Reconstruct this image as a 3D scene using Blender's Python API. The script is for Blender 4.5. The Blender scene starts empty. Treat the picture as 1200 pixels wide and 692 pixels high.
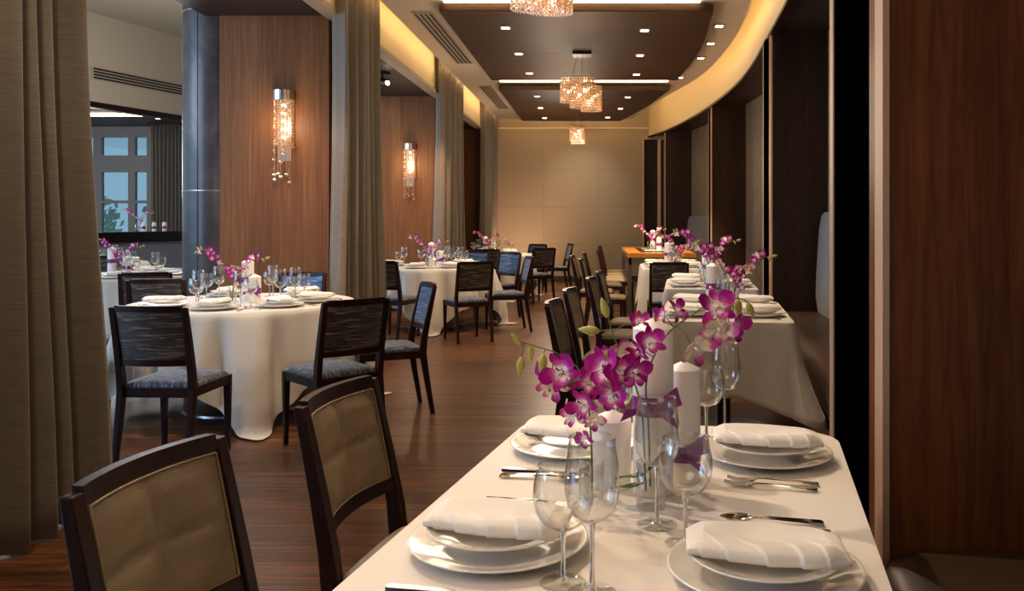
import bpy, math, random
from mathutils import Vector, Matrix
random.seed(7)
PI = math.pi
S = bpy.context.scene
COL = S.collection
sin, cos = math.sin, math.cos
def R(a): return math.radians(a)

# ------------------------------------------------------------------ mesh builder
class MB:
    def __init__(self): self.v = []; self.f = []; self.m = []
    def add(self, vs, fs, mi=0):
        o = len(self.v); self.v += [tuple(p) for p in vs]
        for f in fs: self.f.append(tuple(i+o for i in f)); self.m.append(mi)
        return self
    def hexa(self, p, mi=0):   # p: bottom 4 ccw, top 4 ccw
        return self.add(p, [(3,2,1,0),(4,5,6,7),(0,1,5,4),(1,2,6,5),(2,3,7,6),(3,0,4,7)], mi)
    def box(self, x0, x1, y0, y1, z0, z1, mi=0):
        return self.hexa([(x0,y0,z0),(x1,y0,z0),(x1,y1,z0),(x0,y1,z0),(x0,y0,z1),(x1,y0,z1),(x1,y1,z1),(x0,y1,z1)], mi)
    def taper(self, p0, s0, p1, s1, mi=0):
        a, b = s0; c, d = s1
        x, y, z = p0; X, Y, Z = p1
        return self.hexa([(x-a,y-b,z),(x+a,y-b,z),(x+a,y+b,z),(x-a,y+b,z),(X-c,Y-d,Z),(X+c,Y-d,Z),(X+c,Y+d,Z),(X-c,Y+d,Z)], mi)
    def post(self, pts, secs, mi=0):    # square post through points
        vs = []; fs = []
        for (x,y,z),(a,b) in zip(pts, secs): vs += [(x-a,y-b,z),(x+a,y-b,z),(x+a,y+b,z),(x-a,y+b,z)]
        for k in range(len(pts)-1):
            for i in range(4):
                j = (i+1)%4; fs.append((4*k+i,4*k+j,4*k+4+j,4*k+4+i))
        fs.append((3,2,1,0)); e = 4*(len(pts)-1); fs.append((e,e+1,e+2,e+3))
        return self.add(vs, fs, mi)
    def tube(self, pts, r, n=8, mi=0, cap=True, closed=False):
        P = [Vector(p) for p in pts]; N = len(P)
        if not hasattr(r, '__len__'): r = [r]*N
        vs = []; fs = []; up = None
        for i, p in enumerate(P):
            if closed: t = P[(i+1)%N]-P[i-1]
            else: t = P[min(i+1,N-1)]-P[max(i-1,0)]
            t = t.normalized() if t.length > 1e-9 else Vector((0,0,1))
            if up is None:
                up = Vector((0,0,1)) if abs(t.z) < .9 else Vector((1,0,0))
            a = t.cross(up)
            if a.length < 1e-6: a = t.orthogonal()
            a.normalize(); b = t.cross(a).normalized(); up = -b if False else b.cross(t)*0+up
            up = (a.cross(t)).normalized()
            for k in range(n):
                w = 2*PI*k/n; vs.append(p+a*(cos(w)*r[i])+up*(sin(w)*r[i]))
        M = N if closed else N-1
        for i in range(M):
            for k in range(n):
                l = (k+1)%n; j = (i+1)%N
                fs.append((i*n+k, i*n+l, j*n+l, j*n+k))
        if cap and not closed:
            fs.append(tuple(range(n-1,-1,-1))); fs.append(tuple((N-1)*n+k for k in range(n)))
        return self.add(vs, fs, mi)
    def lathe(self, prof, n=24, c=(0,0,0), mi=0, a0=0, a1=2*PI):
        full = abs(a1-a0-2*PI) < 1e-6
        cols = n if full else n+1
        vs = []; fs = []
        for (r,z) in prof:
            for k in range(cols):
                a = a0+(a1-a0)*k/n; vs.append((c[0]+r*cos(a), c[1]+r*sin(a), c[2]+z))
        for i in range(len(prof)-1):
            for k in range(n):
                l = (k+1)%cols
                fs.append((i*cols+k, i*cols+l, (i+1)*cols+l, (i+1)*cols+k))
        return self.add(vs, fs, mi)
    def grid(self, fn, nu, nv, mi=0, closed_u=False):
        vs = [fn(i/nu, j/nv) for j in range(nv+1) for i in range(nu+1)]
        fs = [(j*(nu+1)+i, j*(nu+1)+i+1, (j+1)*(nu+1)+i+1, (j+1)*(nu+1)+i) for j in range(nv) for i in range(nu)]
        return self.add(vs, fs, mi)
    def slab(self, fn, th, nu, nv, mi=0):   # closed two sided grid: fn gives (top, bottom)
        T = [fn(i/nu, j/nv) for j in range(nv+1) for i in range(nu+1)]
        vs = [t[0] for t in T]+[t[1] for t in T]; o = len(T); W = nu+1
        fs = []
        for j in range(nv):
            for i in range(nu):
                q = (j*W+i, j*W+i+1, (j+1)*W+i+1, (j+1)*W+i)
                fs.append(q); fs.append(tuple(o+x for x in reversed(q)))
        for i in range(nu):
            fs.append((i+1, i, o+i, o+i+1)); a = nv*W; fs.append((a+i, a+i+1, o+a+i+1, o+a+i))
        for j in range(nv):
            fs.append((j*W, (j+1)*W, o+(j+1)*W, o+j*W)); b = nu; fs.append(((j+1)*W+b, j*W+b, o+j*W+b, o+(j+1)*W+b))
        return self.add(vs, fs, mi)
    def octa(self, c, r, rz=None, mi=0):
        rz = rz or r; x,y,z = c
        return self.add([(x+r,y,z),(x,y+r,z),(x-r,y,z),(x,y-r,z),(x,y,z+rz),(x,y,z-rz)],
                        [(0,1,4),(1,2,4),(2,3,4),(3,0,4),(1,0,5),(2,1,5),(3,2,5),(0,3,5)], mi)
    def ball(self, c, r, n=12, m=8, mi=0):
        rr = r if hasattr(r,'__len__') else (r,r,r)
        vs = [(c[0],c[1],c[2]-rr[2])]; fs = []
        for j in range(1,m):
            t = -PI/2+PI*j/m
            for k in range(n):
                a = 2*PI*k/n; vs.append((c[0]+rr[0]*cos(t)*cos(a), c[1]+rr[1]*cos(t)*sin(a), c[2]+rr[2]*sin(t)))
        vs.append((c[0],c[1],c[2]+rr[2]))
        for k in range(n):
            l = (k+1)%n; fs.append((0,1+l,1+k))
            for j in range(m-2): fs.append((1+j*n+k,1+j*n+l,1+(j+1)*n+l,1+(j+1)*n+k))
            fs.append((1+(m-2)*n+k,1+(m-2)*n+l,len(vs)-1))
        return self.add(vs, fs, mi)
    def xf(self, mat, start=0):
        for i in range(start, len(self.v)): self.v[i] = tuple(mat @ Vector(self.v[i]))
        return self
    def build(self, name, mat, parent=None, smooth=False, bevel=0, loc=None, auto=None):
        me = bpy.data.meshes.new(name)
        me.from_pydata(self.v, [], self.f)
        mats = mat if isinstance(mat, (list,tuple)) else [mat]
        for m in mats: me.materials.append(m)
        if len(mats) > 1: me.polygons.foreach_set('material_index', self.m)
        me.polygons.foreach_set('use_smooth', [bool(smooth)]*len(self.f))
        me.update()
        if auto is not None:
            me.polygons.foreach_set('use_smooth', [True]*len(self.f))
            try: me.set_sharp_from_angle(angle=R(auto))
            except Exception: pass
        o = bpy.data.objects.new(name, me); COL.objects.link(o)
        if parent: o.parent = parent
        if loc: o.location = loc
        if bevel:
            b = o.modifiers.new('bevel','BEVEL'); b.width = bevel; b.segments = 2; b.limit_method = 'ANGLE'
        return o

def tag(o, label=None, cat=None, group=None, kind=None):
    if label: o['label'] = label
    if cat: o['category'] = cat
    if group: o['group'] = group
    if kind: o['kind'] = kind
    return o
def thing(name, label, cat, loc=(0,0,0), rz=0, group=None):
    o = bpy.data.objects.new(name, None); COL.objects.link(o); o.empty_display_size = .1
    o.location = loc; o.rotation_euler = (0,0,rz)
    return tag(o, label, cat, group)
def struct(name, mb, m, **k):
    return tag(mb.build(name, m, **k), kind='structure')
def dup(root, loc, rz=0, label=None, group=None, rot=None, scale=None):
    r = root.copy(); COL.objects.link(r); r.location = loc; r.rotation_euler = rot or (0,0,rz)
    if scale: r.scale = (scale,)*3
    if label: r['label'] = label
    if group: r['group'] = group
    for ch in list(root.children):
        c = ch.copy(); COL.objects.link(c); c.parent = r
        for g in list(ch.children):
            d = g.copy(); COL.objects.link(d); d.parent = c
    return r
class Proto:      # first placement uses the template itself, later ones copy it
    def __init__(self, root): self.root = root; self.used = False
    def put(self, loc, rz=0, label=None, group=None, rot=None, scale=None):
        if not self.used:
            self.used = True; r = self.root; r.location = loc; r.rotation_euler = rot or (0,0,rz)
            if scale: r.scale = (scale,)*3
            if label: r['label'] = label
            if group: r['group'] = group
            return r
        return dup(self.root, loc, rz, label, group, rot, scale or 1.0)

# ------------------------------------------------------------------ materials
def newmat(name):
    m = bpy.data.materials.new(name); m.use_nodes = True
    nt = m.node_tree; bs = nt.nodes['Principled BSDF']
    return m, nt, bs
def srgb(h):
    if isinstance(h, str):
        h = h.lstrip('#'); c = [int(h[i:i+2],16)/255 for i in (0,2,4)]
    else: c = [x/255 for x in h]
    return tuple((x/12.92 if x <= .04045 else ((x+.055)/1.055)**2.4) for x in c)+(1,)
def flat(name, col, rough=.5, metal=0, spec=.5, coat=0, sheen=0, bump=None):
    m, nt, b = newmat(name)
    b.inputs['Base Color'].default_value = srgb(col); b.inputs['Roughness'].default_value = rough
    b.inputs['Metallic'].default_value = metal; b.inputs['Specular IOR Level'].default_value = spec
    b.inputs['Coat Weight'].default_value = coat
    if sheen: b.inputs['Sheen Weight'].default_value = sheen
    if bump:
        sc, st, ds = bump
        add_bump(nt, b, noise(nt, (sc,sc,sc), 1, 3).outputs['Fac'], st, ds)
    return m
def coords(nt, scale, kind='Object', rot=(0,0,0)):
    tc = nt.nodes.new('ShaderNodeTexCoord'); mp = nt.nodes.new('ShaderNodeMapping')
    mp.inputs['Scale'].default_value = scale; mp.inputs['Rotation'].default_value = rot
    nt.links.new(tc.outputs[kind], mp.inputs['Vector']); return mp
def noise(nt, scale, s=1, detail=4, rough=.55, dist=0, kind='Object'):
    mp = coords(nt, scale, kind); n = nt.nodes.new('ShaderNodeTexNoise')
    n.inputs['Scale'].default_value = s; n.inputs['Detail'].default_value = detail
    n.inputs['Roughness'].default_value = rough; n.inputs['Distortion'].default_value = dist
    nt.links.new(mp.outputs[0], n.inputs['Vector']); return n
def ramp(nt, src, stops):
    r = nt.nodes.new('ShaderNodeValToRGB'); e = r.color_ramp.elements
    while len(e) < len(stops): e.new(.5)
    for i,(p,c) in enumerate(stops): e[i].position = p; e[i].color = srgb(c) if isinstance(c,str) or len(c)==3 else c
    nt.links.new(src, r.inputs['Fac']); return r
def add_bump(nt, b, h, strength, dist):
    bm = nt.nodes.new('ShaderNodeBump'); bm.inputs['Strength'].default_value = strength; bm.inputs['Distance'].default_value = dist
    nt.links.new(h, bm.inputs['Height']); nt.links.new(bm.outputs[0], b.inputs['Normal']); return bm
def math_n(nt, op, a, b=None):
    n = nt.nodes.new('ShaderNodeMath'); n.operation = op
    for i,x in enumerate((a,b)):
        if x is None: continue
        if isinstance(x,(int,float)): n.inputs[i].default_value = x
        else: nt.links.new(x, n.inputs[i])
    return n.outputs[0]
def emis(name, col, s):
    m, nt, b = newmat(name); b.inputs['Base Color'].default_value = srgb(col)
    b.inputs['Emission Color'].default_value = srgb(col); b.inputs['Emission Strength'].default_value = s; return m
def wood(name, c0, c1, c2, grain=(14,14,1.2), rough=.4, coat=.15, bands=True, spec=.5):
    m, nt, b = newmat(name)
    n = noise(nt, grain, 3, 8, .65, .6)
    n2 = noise(nt, tuple(g*.18 for g in grain), 2, 3, .5, .3)
    f = math_n(nt, 'ADD', math_n(nt,'MULTIPLY', n.outputs['Fac'], .6), math_n(nt,'MULTIPLY', n2.outputs['Fac'], .4))
    r = ramp(nt, f, [(.36,c0),(.5,c1),(.66,c2)])
    nt.links.new(r.outputs[0], b.inputs['Base Color']); b.inputs['Roughness'].default_value = rough
    b.inputs['Coat Weight'].default_value = coat; b.inputs['Coat Roughness'].default_value = .25
    b.inputs['Specular IOR Level'].default_value = spec
    add_bump(nt, b, n.outputs['Fac'], .08, .002); return m

M = {}
M['frame'] = wood('espresso wood', '190b07', '25110b', '361a12', (30,30,3), .38, .0, spec=.22)
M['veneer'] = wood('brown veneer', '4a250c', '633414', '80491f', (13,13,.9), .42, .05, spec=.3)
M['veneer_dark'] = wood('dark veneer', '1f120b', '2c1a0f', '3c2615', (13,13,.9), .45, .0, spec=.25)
M['pier_wood'] = wood('pier veneer', '623d22', '784f2d', '8e643c', (22,22,.5), .5, .0, spec=.25)
M['panel_wood'] = wood('ceiling panel wood', '352316', '432c1c', '50361f', (1,9,9), .5, .0, spec=.2)
M['lacquer'] = flat('black lacquer', '020202', .8, spec=0)
M['soffit'] = flat('dark brown paint', '2e1e18', .55)
M['steel'] = flat('brushed steel', 'c8c0b4', .28, 1)
M['bronze_trim'] = flat('pale metal strip', 'c9a78c', .5, .3)
M['silver'] = flat('polished cutlery', 'd8d2ca', .12, 1)
M['disc'] = flat('satin steel disc', '8f8c8a', .25, .9)
M['iron'] = flat('dark metal', '1a1614', .35, .6)
M['cream'] = flat('cream paint', 'd9c6a0', .75)
M['ceil'] = flat('ceiling paint', 'd2c2ac', .8)
M['beige'] = flat('beige paint', 'b5a995', .8)
M['china'] = flat('white china', 'f2ece2', .12, coat=.5)
M['wax'] = flat('candle wax', 'fff7ec', .42)
M['wax'].node_tree.nodes['Principled BSDF'].inputs['Subsurface Radius'].default_value = (.03,.02,.015)
M['wick'] = flat('wick', 'cfc3b0', .9)
M['ribbon'] = flat('purple satin', '84207c', .35, sheen=.1)
M['stem'] = flat('green stem', '5d6b2a', .5)
M['leaf'] = flat('orchid leaf', '3f5a26', .4)
M['bud'] = flat('yellow green bud', 'b3ac52', .5)
M['slot'] = flat('vent slot', '0c0a09', .6)
M['vent'] = flat('vent metal', 'a99a86', .5)
M['rubber'] = flat('glide', '0a0a0a', .6)
M['window_frame'] = flat('window frame grey', '77706a', .6)
M['tree'] = flat('tree leaves', '6a9070', .9)
M['wood_top'] = wood('honey wood top', 'b86a1c', 'd0822a', 'e09a3a', (2,18,18), .25, .4)
M['inset'] = flat('dark glass inset', '1c1512', .12)
M['table_leg'] = flat('grey metal leg', '6f675e', .38, .8)
M['bulb'] = emis('bulb glow', 'ffdcb8', 30)
M['led'] = emis('led strip', 'ffd899', 17)
M['led_white'] = emis('led strip slot', 'ffe2ae', 9)
M['lamp_face'] = emis('downlight face', 'ffe9d0', 14)

def linen(name, c, scale=260):
    m, nt, b = newmat(name); b.inputs['Base Color'].default_value = srgb(c); b.inputs['Roughness'].default_value = .85
    b.inputs['Sheen Weight'].default_value = .2
    n1 = noise(nt, (6,6,6), 1, 4, .5); n2 = noise(nt, (scale,scale,scale), 1, 1)
    h = math_n(nt,'ADD', n1.outputs['Fac'], math_n(nt,'MULTIPLY', n2.outputs['Fac'], .06))
    add_bump(nt, b, h, .35, .02); return m
M['cloth'] = linen('white tablecloth', 'd9cfc0')  # same white linen as the near cloth, darkened to paint in drape shade
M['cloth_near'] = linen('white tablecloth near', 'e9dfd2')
M['napkin'] = linen('white napkin', 'f0e8dc', 500)

def streak(name, c0, c1, c2, rough=.5, sc=(5,5,90), sheen=.3):
    m, nt, b = newmat(name)
    n = noise(nt, sc, 1, 3, .5, 1.6); r = ramp(nt, n.outputs['Fac'], [(.38,c0),(.52,c1),(.64,c2)])
    nt.links.new(r.outputs[0], b.inputs['Base Color']); b.inputs['Roughness'].default_value = rough
    b.inputs['Sheen Weight'].default_value = sheen
    add_bump(nt, b, n.outputs['Fac'], .2, .002); return m
M['fab_back'] = streak('dark streaked fabric', '140e0c', '2c211b', '7d6f60')
M['fab_daylit'] = streak('streaked satin with painted daylight', '0e1d38', '27507f', '5c92c0', .38)  # blue tone paints reflected daylight into the streaked satin
M['fab_seat'] = streak('grey blue streaked seat fabric', '22252e', '4c5462', '8a93a3', .6, (70,14,14))
M['upholstery'] = flat('grey blue banquette back', '5c6672', .7, sheen=.4, bump=(60,.2,.003))
M['bench_leather'] = flat('dark brown bench leather', '4a3528', .42, bump=(40,.15,.003))

def leather(name, c0, c1):
    m, nt, b = newmat(name)
    n = noise(nt, (9,9,9), 1, 3); r = ramp(nt, n.outputs['Fac'], [(.3,c0),(.7,c1)])
    nt.links.new(r.outputs[0], b.inputs['Base Color']); b.inputs['Roughness'].default_value = .5
    tc = nt.nodes.new('ShaderNodeTexCoord'); sp = nt.nodes.new('ShaderNodeSeparateXYZ'); nt.links.new(tc.outputs['Object'], sp.inputs[0])
    hx = math_n(nt,'ADD', sp.outputs[0], sp.outputs[1])
    a = math_n(nt,'SINE', math_n(nt,'MULTIPLY', math_n(nt,'ADD', hx, sp.outputs[2]), 900))
    c = math_n(nt,'SINE', math_n(nt,'MULTIPLY', math_n(nt,'SUBTRACT', hx, sp.outputs[2]), 900))
    h = math_n(nt,'MULTIPLY', a, c)
    add_bump(nt, b, h, .6, .0012)
    return m
M['leather'] = leather('woven tan leather', '6f5b40', '8b7350')
M['welt'] = flat('tan welt', '7a6242', .5)

def curtain_mat():
    m, nt, b = newmat('woven taupe curtain')
    n = noise(nt, (9,9,170), 1, 2, .5, .1); r = ramp(nt, n.outputs['Fac'], [(.25,'62584a'),(.75,'786c5b')])
    nt.links.new(r.outputs[0], b.inputs['Base Color']); b.inputs['Roughness'].default_value = .62
    b.inputs['Sheen Weight'].default_value = .4
    add_bump(nt, b, n.outputs['Fac'], .22, .004); return m
M['curtain'] = curtain_mat()
def woven_panel():
    m, nt, b = newmat('woven metallic wallcovering')
    n = noise(nt, (40,40,9), 1, 4, .6); r = ramp(nt, n.outputs['Fac'], [(.3,'5a5044'),(.7,'94897a')])
    nt.links.new(r.outputs[0], b.inputs['Base Color']); b.inputs['Roughness'].default_value = .45
    add_bump(nt, b, n.outputs['Fac'], .3, .005); return m
M['woven'] = woven_panel()
def slate():
    m, nt, b = newmat('slate column')
    n = noise(nt, (2.2,2.2,2.2), 1, 8, .65, .4); r = ramp(nt, n.outputs['Fac'], [(.3,'2c2625'),(.5,'453d3b'),(.7,'61575a')])
    nt.links.new(r.outputs[0], b.inputs['Base Color']); b.inputs['Roughness'].default_value = .42
    b.inputs['Coat Weight'].default_value = .15; return m
M['slate'] = slate()
def planks():
    m, nt, b = newmat('wood plank floor')
    mp = coords(nt, (1,1,1)); br = nt.nodes.new('ShaderNodeTexBrick')
    nt.links.new(mp.outputs[0], br.inputs['Vector'])
    br.inputs['Scale'].default_value = 1; br.inputs['Brick Width'].default_value = 1.5; br.inputs['Row Height'].default_value = .085
    br.inputs['Mortar Size'].default_value = .0012; br.inputs['Color1'].default_value = srgb('764b2d'); br.inputs['Color2'].default_value = srgb('9c683f')
    br.inputs['Mortar'].default_value = srgb('2a1810'); br.offset = .37; br.inputs['Bias'].default_value = 0
    n = noise(nt, (2.2,40,1), 1, 6, .6, .4); r = ramp(nt, n.outputs['Fac'], [(.3,(95,85,78)),(.5,(195,186,178)),(.68,(255,252,248))])
    mx = nt.nodes.new('ShaderNodeMixRGB'); mx.blend_type = 'MULTIPLY'; mx.inputs[0].default_value = 1
    nt.links.new(br.outputs['Color'], mx.inputs[1]); nt.links.new(r.outputs[0], mx.inputs[2])
    nt.links.new(mx.outputs[0], b.inputs['Base Color']); b.inputs['Roughness'].default_value = .36
    b.inputs['Coat Weight'].default_value = .08; b.inputs['Coat Roughness'].default_value = .2
    add_bump(nt, b, math_n(nt,'ADD', n.outputs['Fac'], math_n(nt,'MULTIPLY', br.outputs['Fac'], -1.5)), .12, .003); return m
M['planks'] = planks()
def stone():
    m, nt, b = newmat('pale stone floor')
    mp = coords(nt, (1,1,1)); br = nt.nodes.new('ShaderNodeTexBrick'); nt.links.new(mp.outputs[0], br.inputs['Vector'])
    br.inputs['Scale'].default_value = 1; br.inputs['Brick Width'].default_value = .9; br.inputs['Row Height'].default_value = .6
    br.inputs['Mortar Size'].default_value = .004; br.inputs['Color1'].default_value = srgb('b9b1a8'); br.inputs['Color2'].default_value = srgb('a9a29a')
    br.inputs['Mortar'].default_value = srgb('6d665f')
    nt.links.new(br.outputs['Color'], b.inputs['Base Color']); b.inputs['Roughness'].default_value = .2; return m
M['stone'] = stone()
def mosaic():
    m, nt, b = newmat('silver mosaic'); mp = coords(nt, (28,28,28)); v = nt.nodes.new('ShaderNodeTexVoronoi')
    nt.links.new(mp.outputs[0], v.inputs['Vector']); r = ramp(nt, v.outputs['Distance'], [(0,'d5dde6'),(.5,'8d97a8'),(.9,'4a5060')])
    nt.links.new(r.outputs[0], b.inputs['Base Color']); b.inputs['Roughness'].default_value = .25; b.inputs['Metallic'].default_value = .4; return m
M['mosaic'] = mosaic()
def backwall():
    m, nt, b = newmat('taupe wall panels')
    mp = coords(nt, (1,1,1), rot=(R(90),0,0)); br = nt.nodes.new('ShaderNodeTexBrick'); nt.links.new(mp.outputs[0], br.inputs['Vector'])
    br.inputs['Scale'].default_value = 1; br.inputs['Brick Width'].default_value = 1.15; br.inputs['Row Height'].default_value = .8; br.offset = 0
    br.inputs['Mortar Size'].default_value = .006; br.inputs['Color1'].default_value = srgb('9a8a72'); br.inputs['Color2'].default_value = srgb('9f8f77')
    br.inputs['Mortar'].default_value = srgb('89785e')
    nt.links.new(br.outputs['Color'], b.inputs['Base Color']); b.inputs['Roughness'].default_value = .5; return m
M['backwall'] = backwall()
def thin_glass(name, tint=(.96,.97,.97,1), base=.05, edge=.75, power=3.0):
    m = bpy.data.materials.new(name); m.use_nodes = True; nt = m.node_tree; nt.nodes.clear()
    out = nt.nodes.new('ShaderNodeOutputMaterial'); t = nt.nodes.new('ShaderNodeBsdfTransparent'); t.inputs[0].default_value = tint
    g = nt.nodes.new('ShaderNodeBsdfGlossy'); g.inputs['Roughness'].default_value = .02; g.inputs[0].default_value = (1,1,1,1)
    lw = nt.nodes.new('ShaderNodeLayerWeight'); lw.inputs['Blend'].default_value = .5
    p = math_n(nt,'POWER', lw.outputs['Facing'], power); f = math_n(nt,'ADD', math_n(nt,'MULTIPLY', p, edge), base)
    cr = ramp(nt, lw.outputs['Facing'], [(0,tint),(.72,tint),(.93,(tint[0]*.62,tint[1]*.6,tint[2]*.57,1)),(1,(.3,.28,.26,1))])
    nt.links.new(cr.outputs[0], t.inputs[0])
    mx = nt.nodes.new('ShaderNodeMixShader'); nt.links.new(f, mx.inputs[0]); nt.links.new(t.outputs[0], mx.inputs[1]); nt.links.new(g.outputs[0], mx.inputs[2])
    nt.links.new(mx.outputs[0], out.inputs['Surface']); return m
M['glass'] = thin_glass('clear thin glass', (.965,.965,.955,1), .05, .8, 2.6)
M['pane'] = thin_glass('window pane', (.55,.64,.66,1), .05, .6, 3)
def solid_glass():
    m, nt, b = newmat('solid glass'); b.inputs['Transmission Weight'].default_value = 1; b.inputs['Roughness'].default_value = 0
    b.inputs['IOR'].default_value = 1.45; return m
M['solid_glass'] = solid_glass()
def crystal():
    m = bpy.data.materials.new('crystal beads'); m.use_nodes = True; nt = m.node_tree; nt.nodes.clear()
    out = nt.nodes.new('ShaderNodeOutputMaterial'); t = nt.nodes.new('ShaderNodeBsdfTransparent'); t.inputs[0].default_value = (1,.9,.78,1)
    g = nt.nodes.new('ShaderNodeBsdfGlossy'); g.inputs['Roughness'].default_value = .08; g.inputs[0].default_value = (1,.92,.82,1)
    d = nt.nodes.new('ShaderNodeBsdfTranslucent'); d.inputs[0].default_value = (1,.8,.62,1)
    a = nt.nodes.new('ShaderNodeMixShader'); a.inputs[0].default_value = .5
    nt.links.new(g.outputs[0], a.inputs[1]); nt.links.new(d.outputs[0], a.inputs[2])
    b = nt.nodes.new('ShaderNodeMixShader'); b.inputs[0].default_value = .7
    nt.links.new(t.outputs[0], b.inputs[1]); nt.links.new(a.outputs[0], b.inputs[2])
    nt.links.new(b.outputs[0], out.inputs['Surface']); return m
M['crystal'] = crystal()
def petal_mat(name, inner, outer, r0, r1):
    m, nt, b = newmat(name); tc = nt.nodes.new('ShaderNodeTexCoord'); ln = nt.nodes.new('ShaderNodeVectorMath'); ln.operation = 'LENGTH'
    nt.links.new(tc.outputs['Object'], ln.inputs[0])
    n = noise(nt, (90,90,90), 1, 2); d = math_n(nt,'ADD', ln.outputs['Value'], math_n(nt,'MULTIPLY', math_n(nt,'SUBTRACT', n.outputs['Fac'], .5), .012))
    mr = nt.nodes.new('ShaderNodeMapRange'); mr.inputs['From Min'].default_value = r0; mr.inputs['From Max'].default_value = r1
    nt.links.new(d, mr.inputs['Value'])
    r = ramp(nt, mr.outputs[0], [(0,inner),(.4,'dd62b4'),(1,outer)]); nt.links.new(r.outputs[0], b.inputs['Base Color'])
    b.inputs['Roughness'].default_value = .6; b.inputs['Specular IOR Level'].default_value = .25; return m
M['petal'] = petal_mat('magenta petals', 'fff4f8', 'b0088a', .010, .025)
M['petal_pale'] = petal_mat('pale petals', 'f6ecd4', 'c4309a', .024, .040)
M['lip'] = petal_mat('orchid lip', 'fff6e8', '8f0f70', .012, .03)

# ------------------------------------------------------------------ camera (a level shift lens, eye at 1.33 m)
EYE = 1.33
cd = bpy.data.cameras.new('camera'); cam = bpy.data.objects.new('camera', cd); COL.objects.link(cam)
cam.location = (0,0,EYE); cam.rotation_euler = (R(90),0,0)
cd.sensor_width = 36; cd.lens = 30; cd.shift_x = -100/1200; cd.shift_y = -89/1200; cd.clip_start = .05
S.camera = cam

# ------------------------------------------------------------------ curves of the right-hand side
def interp(pts, y):
    if y <= pts[0][0]: a,b = pts[0],pts[1]; return a[1]+(b[1]-a[1])*(y-a[0])/(b[0]-a[0])
    if y >= pts[-1][0]: a,b = pts[-2],pts[-1]; return a[1]+(b[1]-a[1])*(y-a[0])/(b[0]-a[0])
    for i in range(len(pts)-1):
        if pts[i][0] <= y <= pts[i+1][0]:
            p1,p2 = pts[i],pts[i+1]; p0 = pts[i-1] if i else p1; p3 = pts[i+2] if i+2 < len(pts) else p2
            h = p2[0]-p1[0]; t = (y-p1[0])/h
            m1 = (p2[1]-p0[1])/max(1e-6,p2[0]-p0[0])*h; m2 = (p3[1]-p1[1])/max(1e-6,p3[0]-p1[0])*h
            return (2*t**3-3*t*t+1)*p1[1]+(t**3-2*t*t+t)*m1+(-2*t**3+3*t*t)*p2[1]+(t**3-t*t)*m2
WC = [(-3,-.55),(0,.25),(2.25,.757),(2.75,.86),(5.3,1.36),(8.1,1.65),(10.8,1.83),(13.3,1.775),(15.4,1.6),(17.2,1.36),(18.4,1.08)]
CE = [(-3,-.9),(0,.05),(2,.6),(5,1.16),(8.05,1.46),(9.8,1.57),(12.2,1.5),(14.6,1.12),(17.1,.79),(17.6,.7)]
wc = lambda y: interp(WC, y); ce = lambda y: interp(CE, y)
def ys(a, b, n): return [a+(b-a)*i/n for i in range(n+1)]
YB = 18.3; HB = 3.12; HC = 3.4; HT = 3.8

def ribbon_wall(name, fx0, fx1, ya, yb, z0, z1, m, n=40):      # solid between two curves, z0..z1
    Y = ys(ya, yb, n); vs = []; fs = []
    for y in Y: vs += [(fx0(y),y,z0),(fx1(y),y,z0),(fx1(y),y,z1),(fx0(y),y,z1)]
    for i in range(n):
        a = 4*i
        for k in range(4):
            l = (k+1)%4; fs.append((a+k,a+l,a+4+l,a+4+k))
    fs.append((0,3,2,1)); e = 4*n; fs.append((e,e+1,e+2,e+3))
    return struct(name, MB().add(vs, fs), m)

# floors
struct('floor', MB().box(-3.4, 3.5, -3, YB+.2, -.1, 0), M['planks'])
struct('floor_stone', MB().box(-16, -3.4, -3, 24, -.1, 0), M['stone'])
# ceiling: main slab with curved right edge, upper ceiling above the cove
ribbon_wall('ceiling', lambda y: -2.05, ce, -3, 17.6, HC, HC+.06, M['ceil'], 60)
struct('ceiling_upper', MB().box(-3.35, 3.6, -3.1, YB+.3, HT, HT+.1), M['cream'])
struct('ceiling_side_room', MB().box(-16, -3.35, -3.1, 24, 4.5, 4.6), M['beige'])
# right curved header, soffits, bay back walls
ribbon_wall('wall_right_header', wc, lambda y: wc(y)+.06, -3, YB, HB, HT, M['cream'], 80)
ribbon_wall('ceiling_bays_right', lambda y: wc(y)+.06, lambda y: wc(y)+1.3, -3, YB, HB, HB+.08, M['soffit'], 60)
ribbon_wall('trim_right_header', lambda y: wc(y)-.012, lambda y: wc(y)+.07, -3, YB, HB-.035, HB, M['frame'], 80)
ribbon_wall('wall_right_bays', lambda y: wc(y)+.54, lambda y: wc(y)+.64, -3, YB, 0, HB, M['woven'], 60)
# partitions between the bays
PART = [(2.25,2.78),(8.1,8.5),(13.3,13.6),(17.2,17.45)]
for i,(a,b) in enumerate(PART):
    xa = wc(a)
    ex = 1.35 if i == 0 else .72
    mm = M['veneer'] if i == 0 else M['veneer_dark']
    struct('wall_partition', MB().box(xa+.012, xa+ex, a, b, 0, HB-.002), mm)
    t = b-a
    struct('trim_partition', MB().box(xa-.004, xa+.012, a+.115*min(1,t/.5), b-.07*min(1,t/.5), 0, HB-.04), M['lacquer'])
    struct('trim_metal', MB().box(xa-.006, xa+.012, a-.004, a+.06*min(1,t/.5), 0, HB-.04), M['bronze_trim'])
    struct('trim_metal', MB().box(xa-.006, xa+.012, b-.06*min(1,t/.5), b-.02*min(1,t/.5), 0, HB-.04), M['bronze_trim'])
    struct('trim_wood', MB().box(xa-.004, xa+.012, a+.062*min(1,t/.5), a+.113*min(1,t/.5), 0, HB-.04), M['veneer'])
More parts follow.
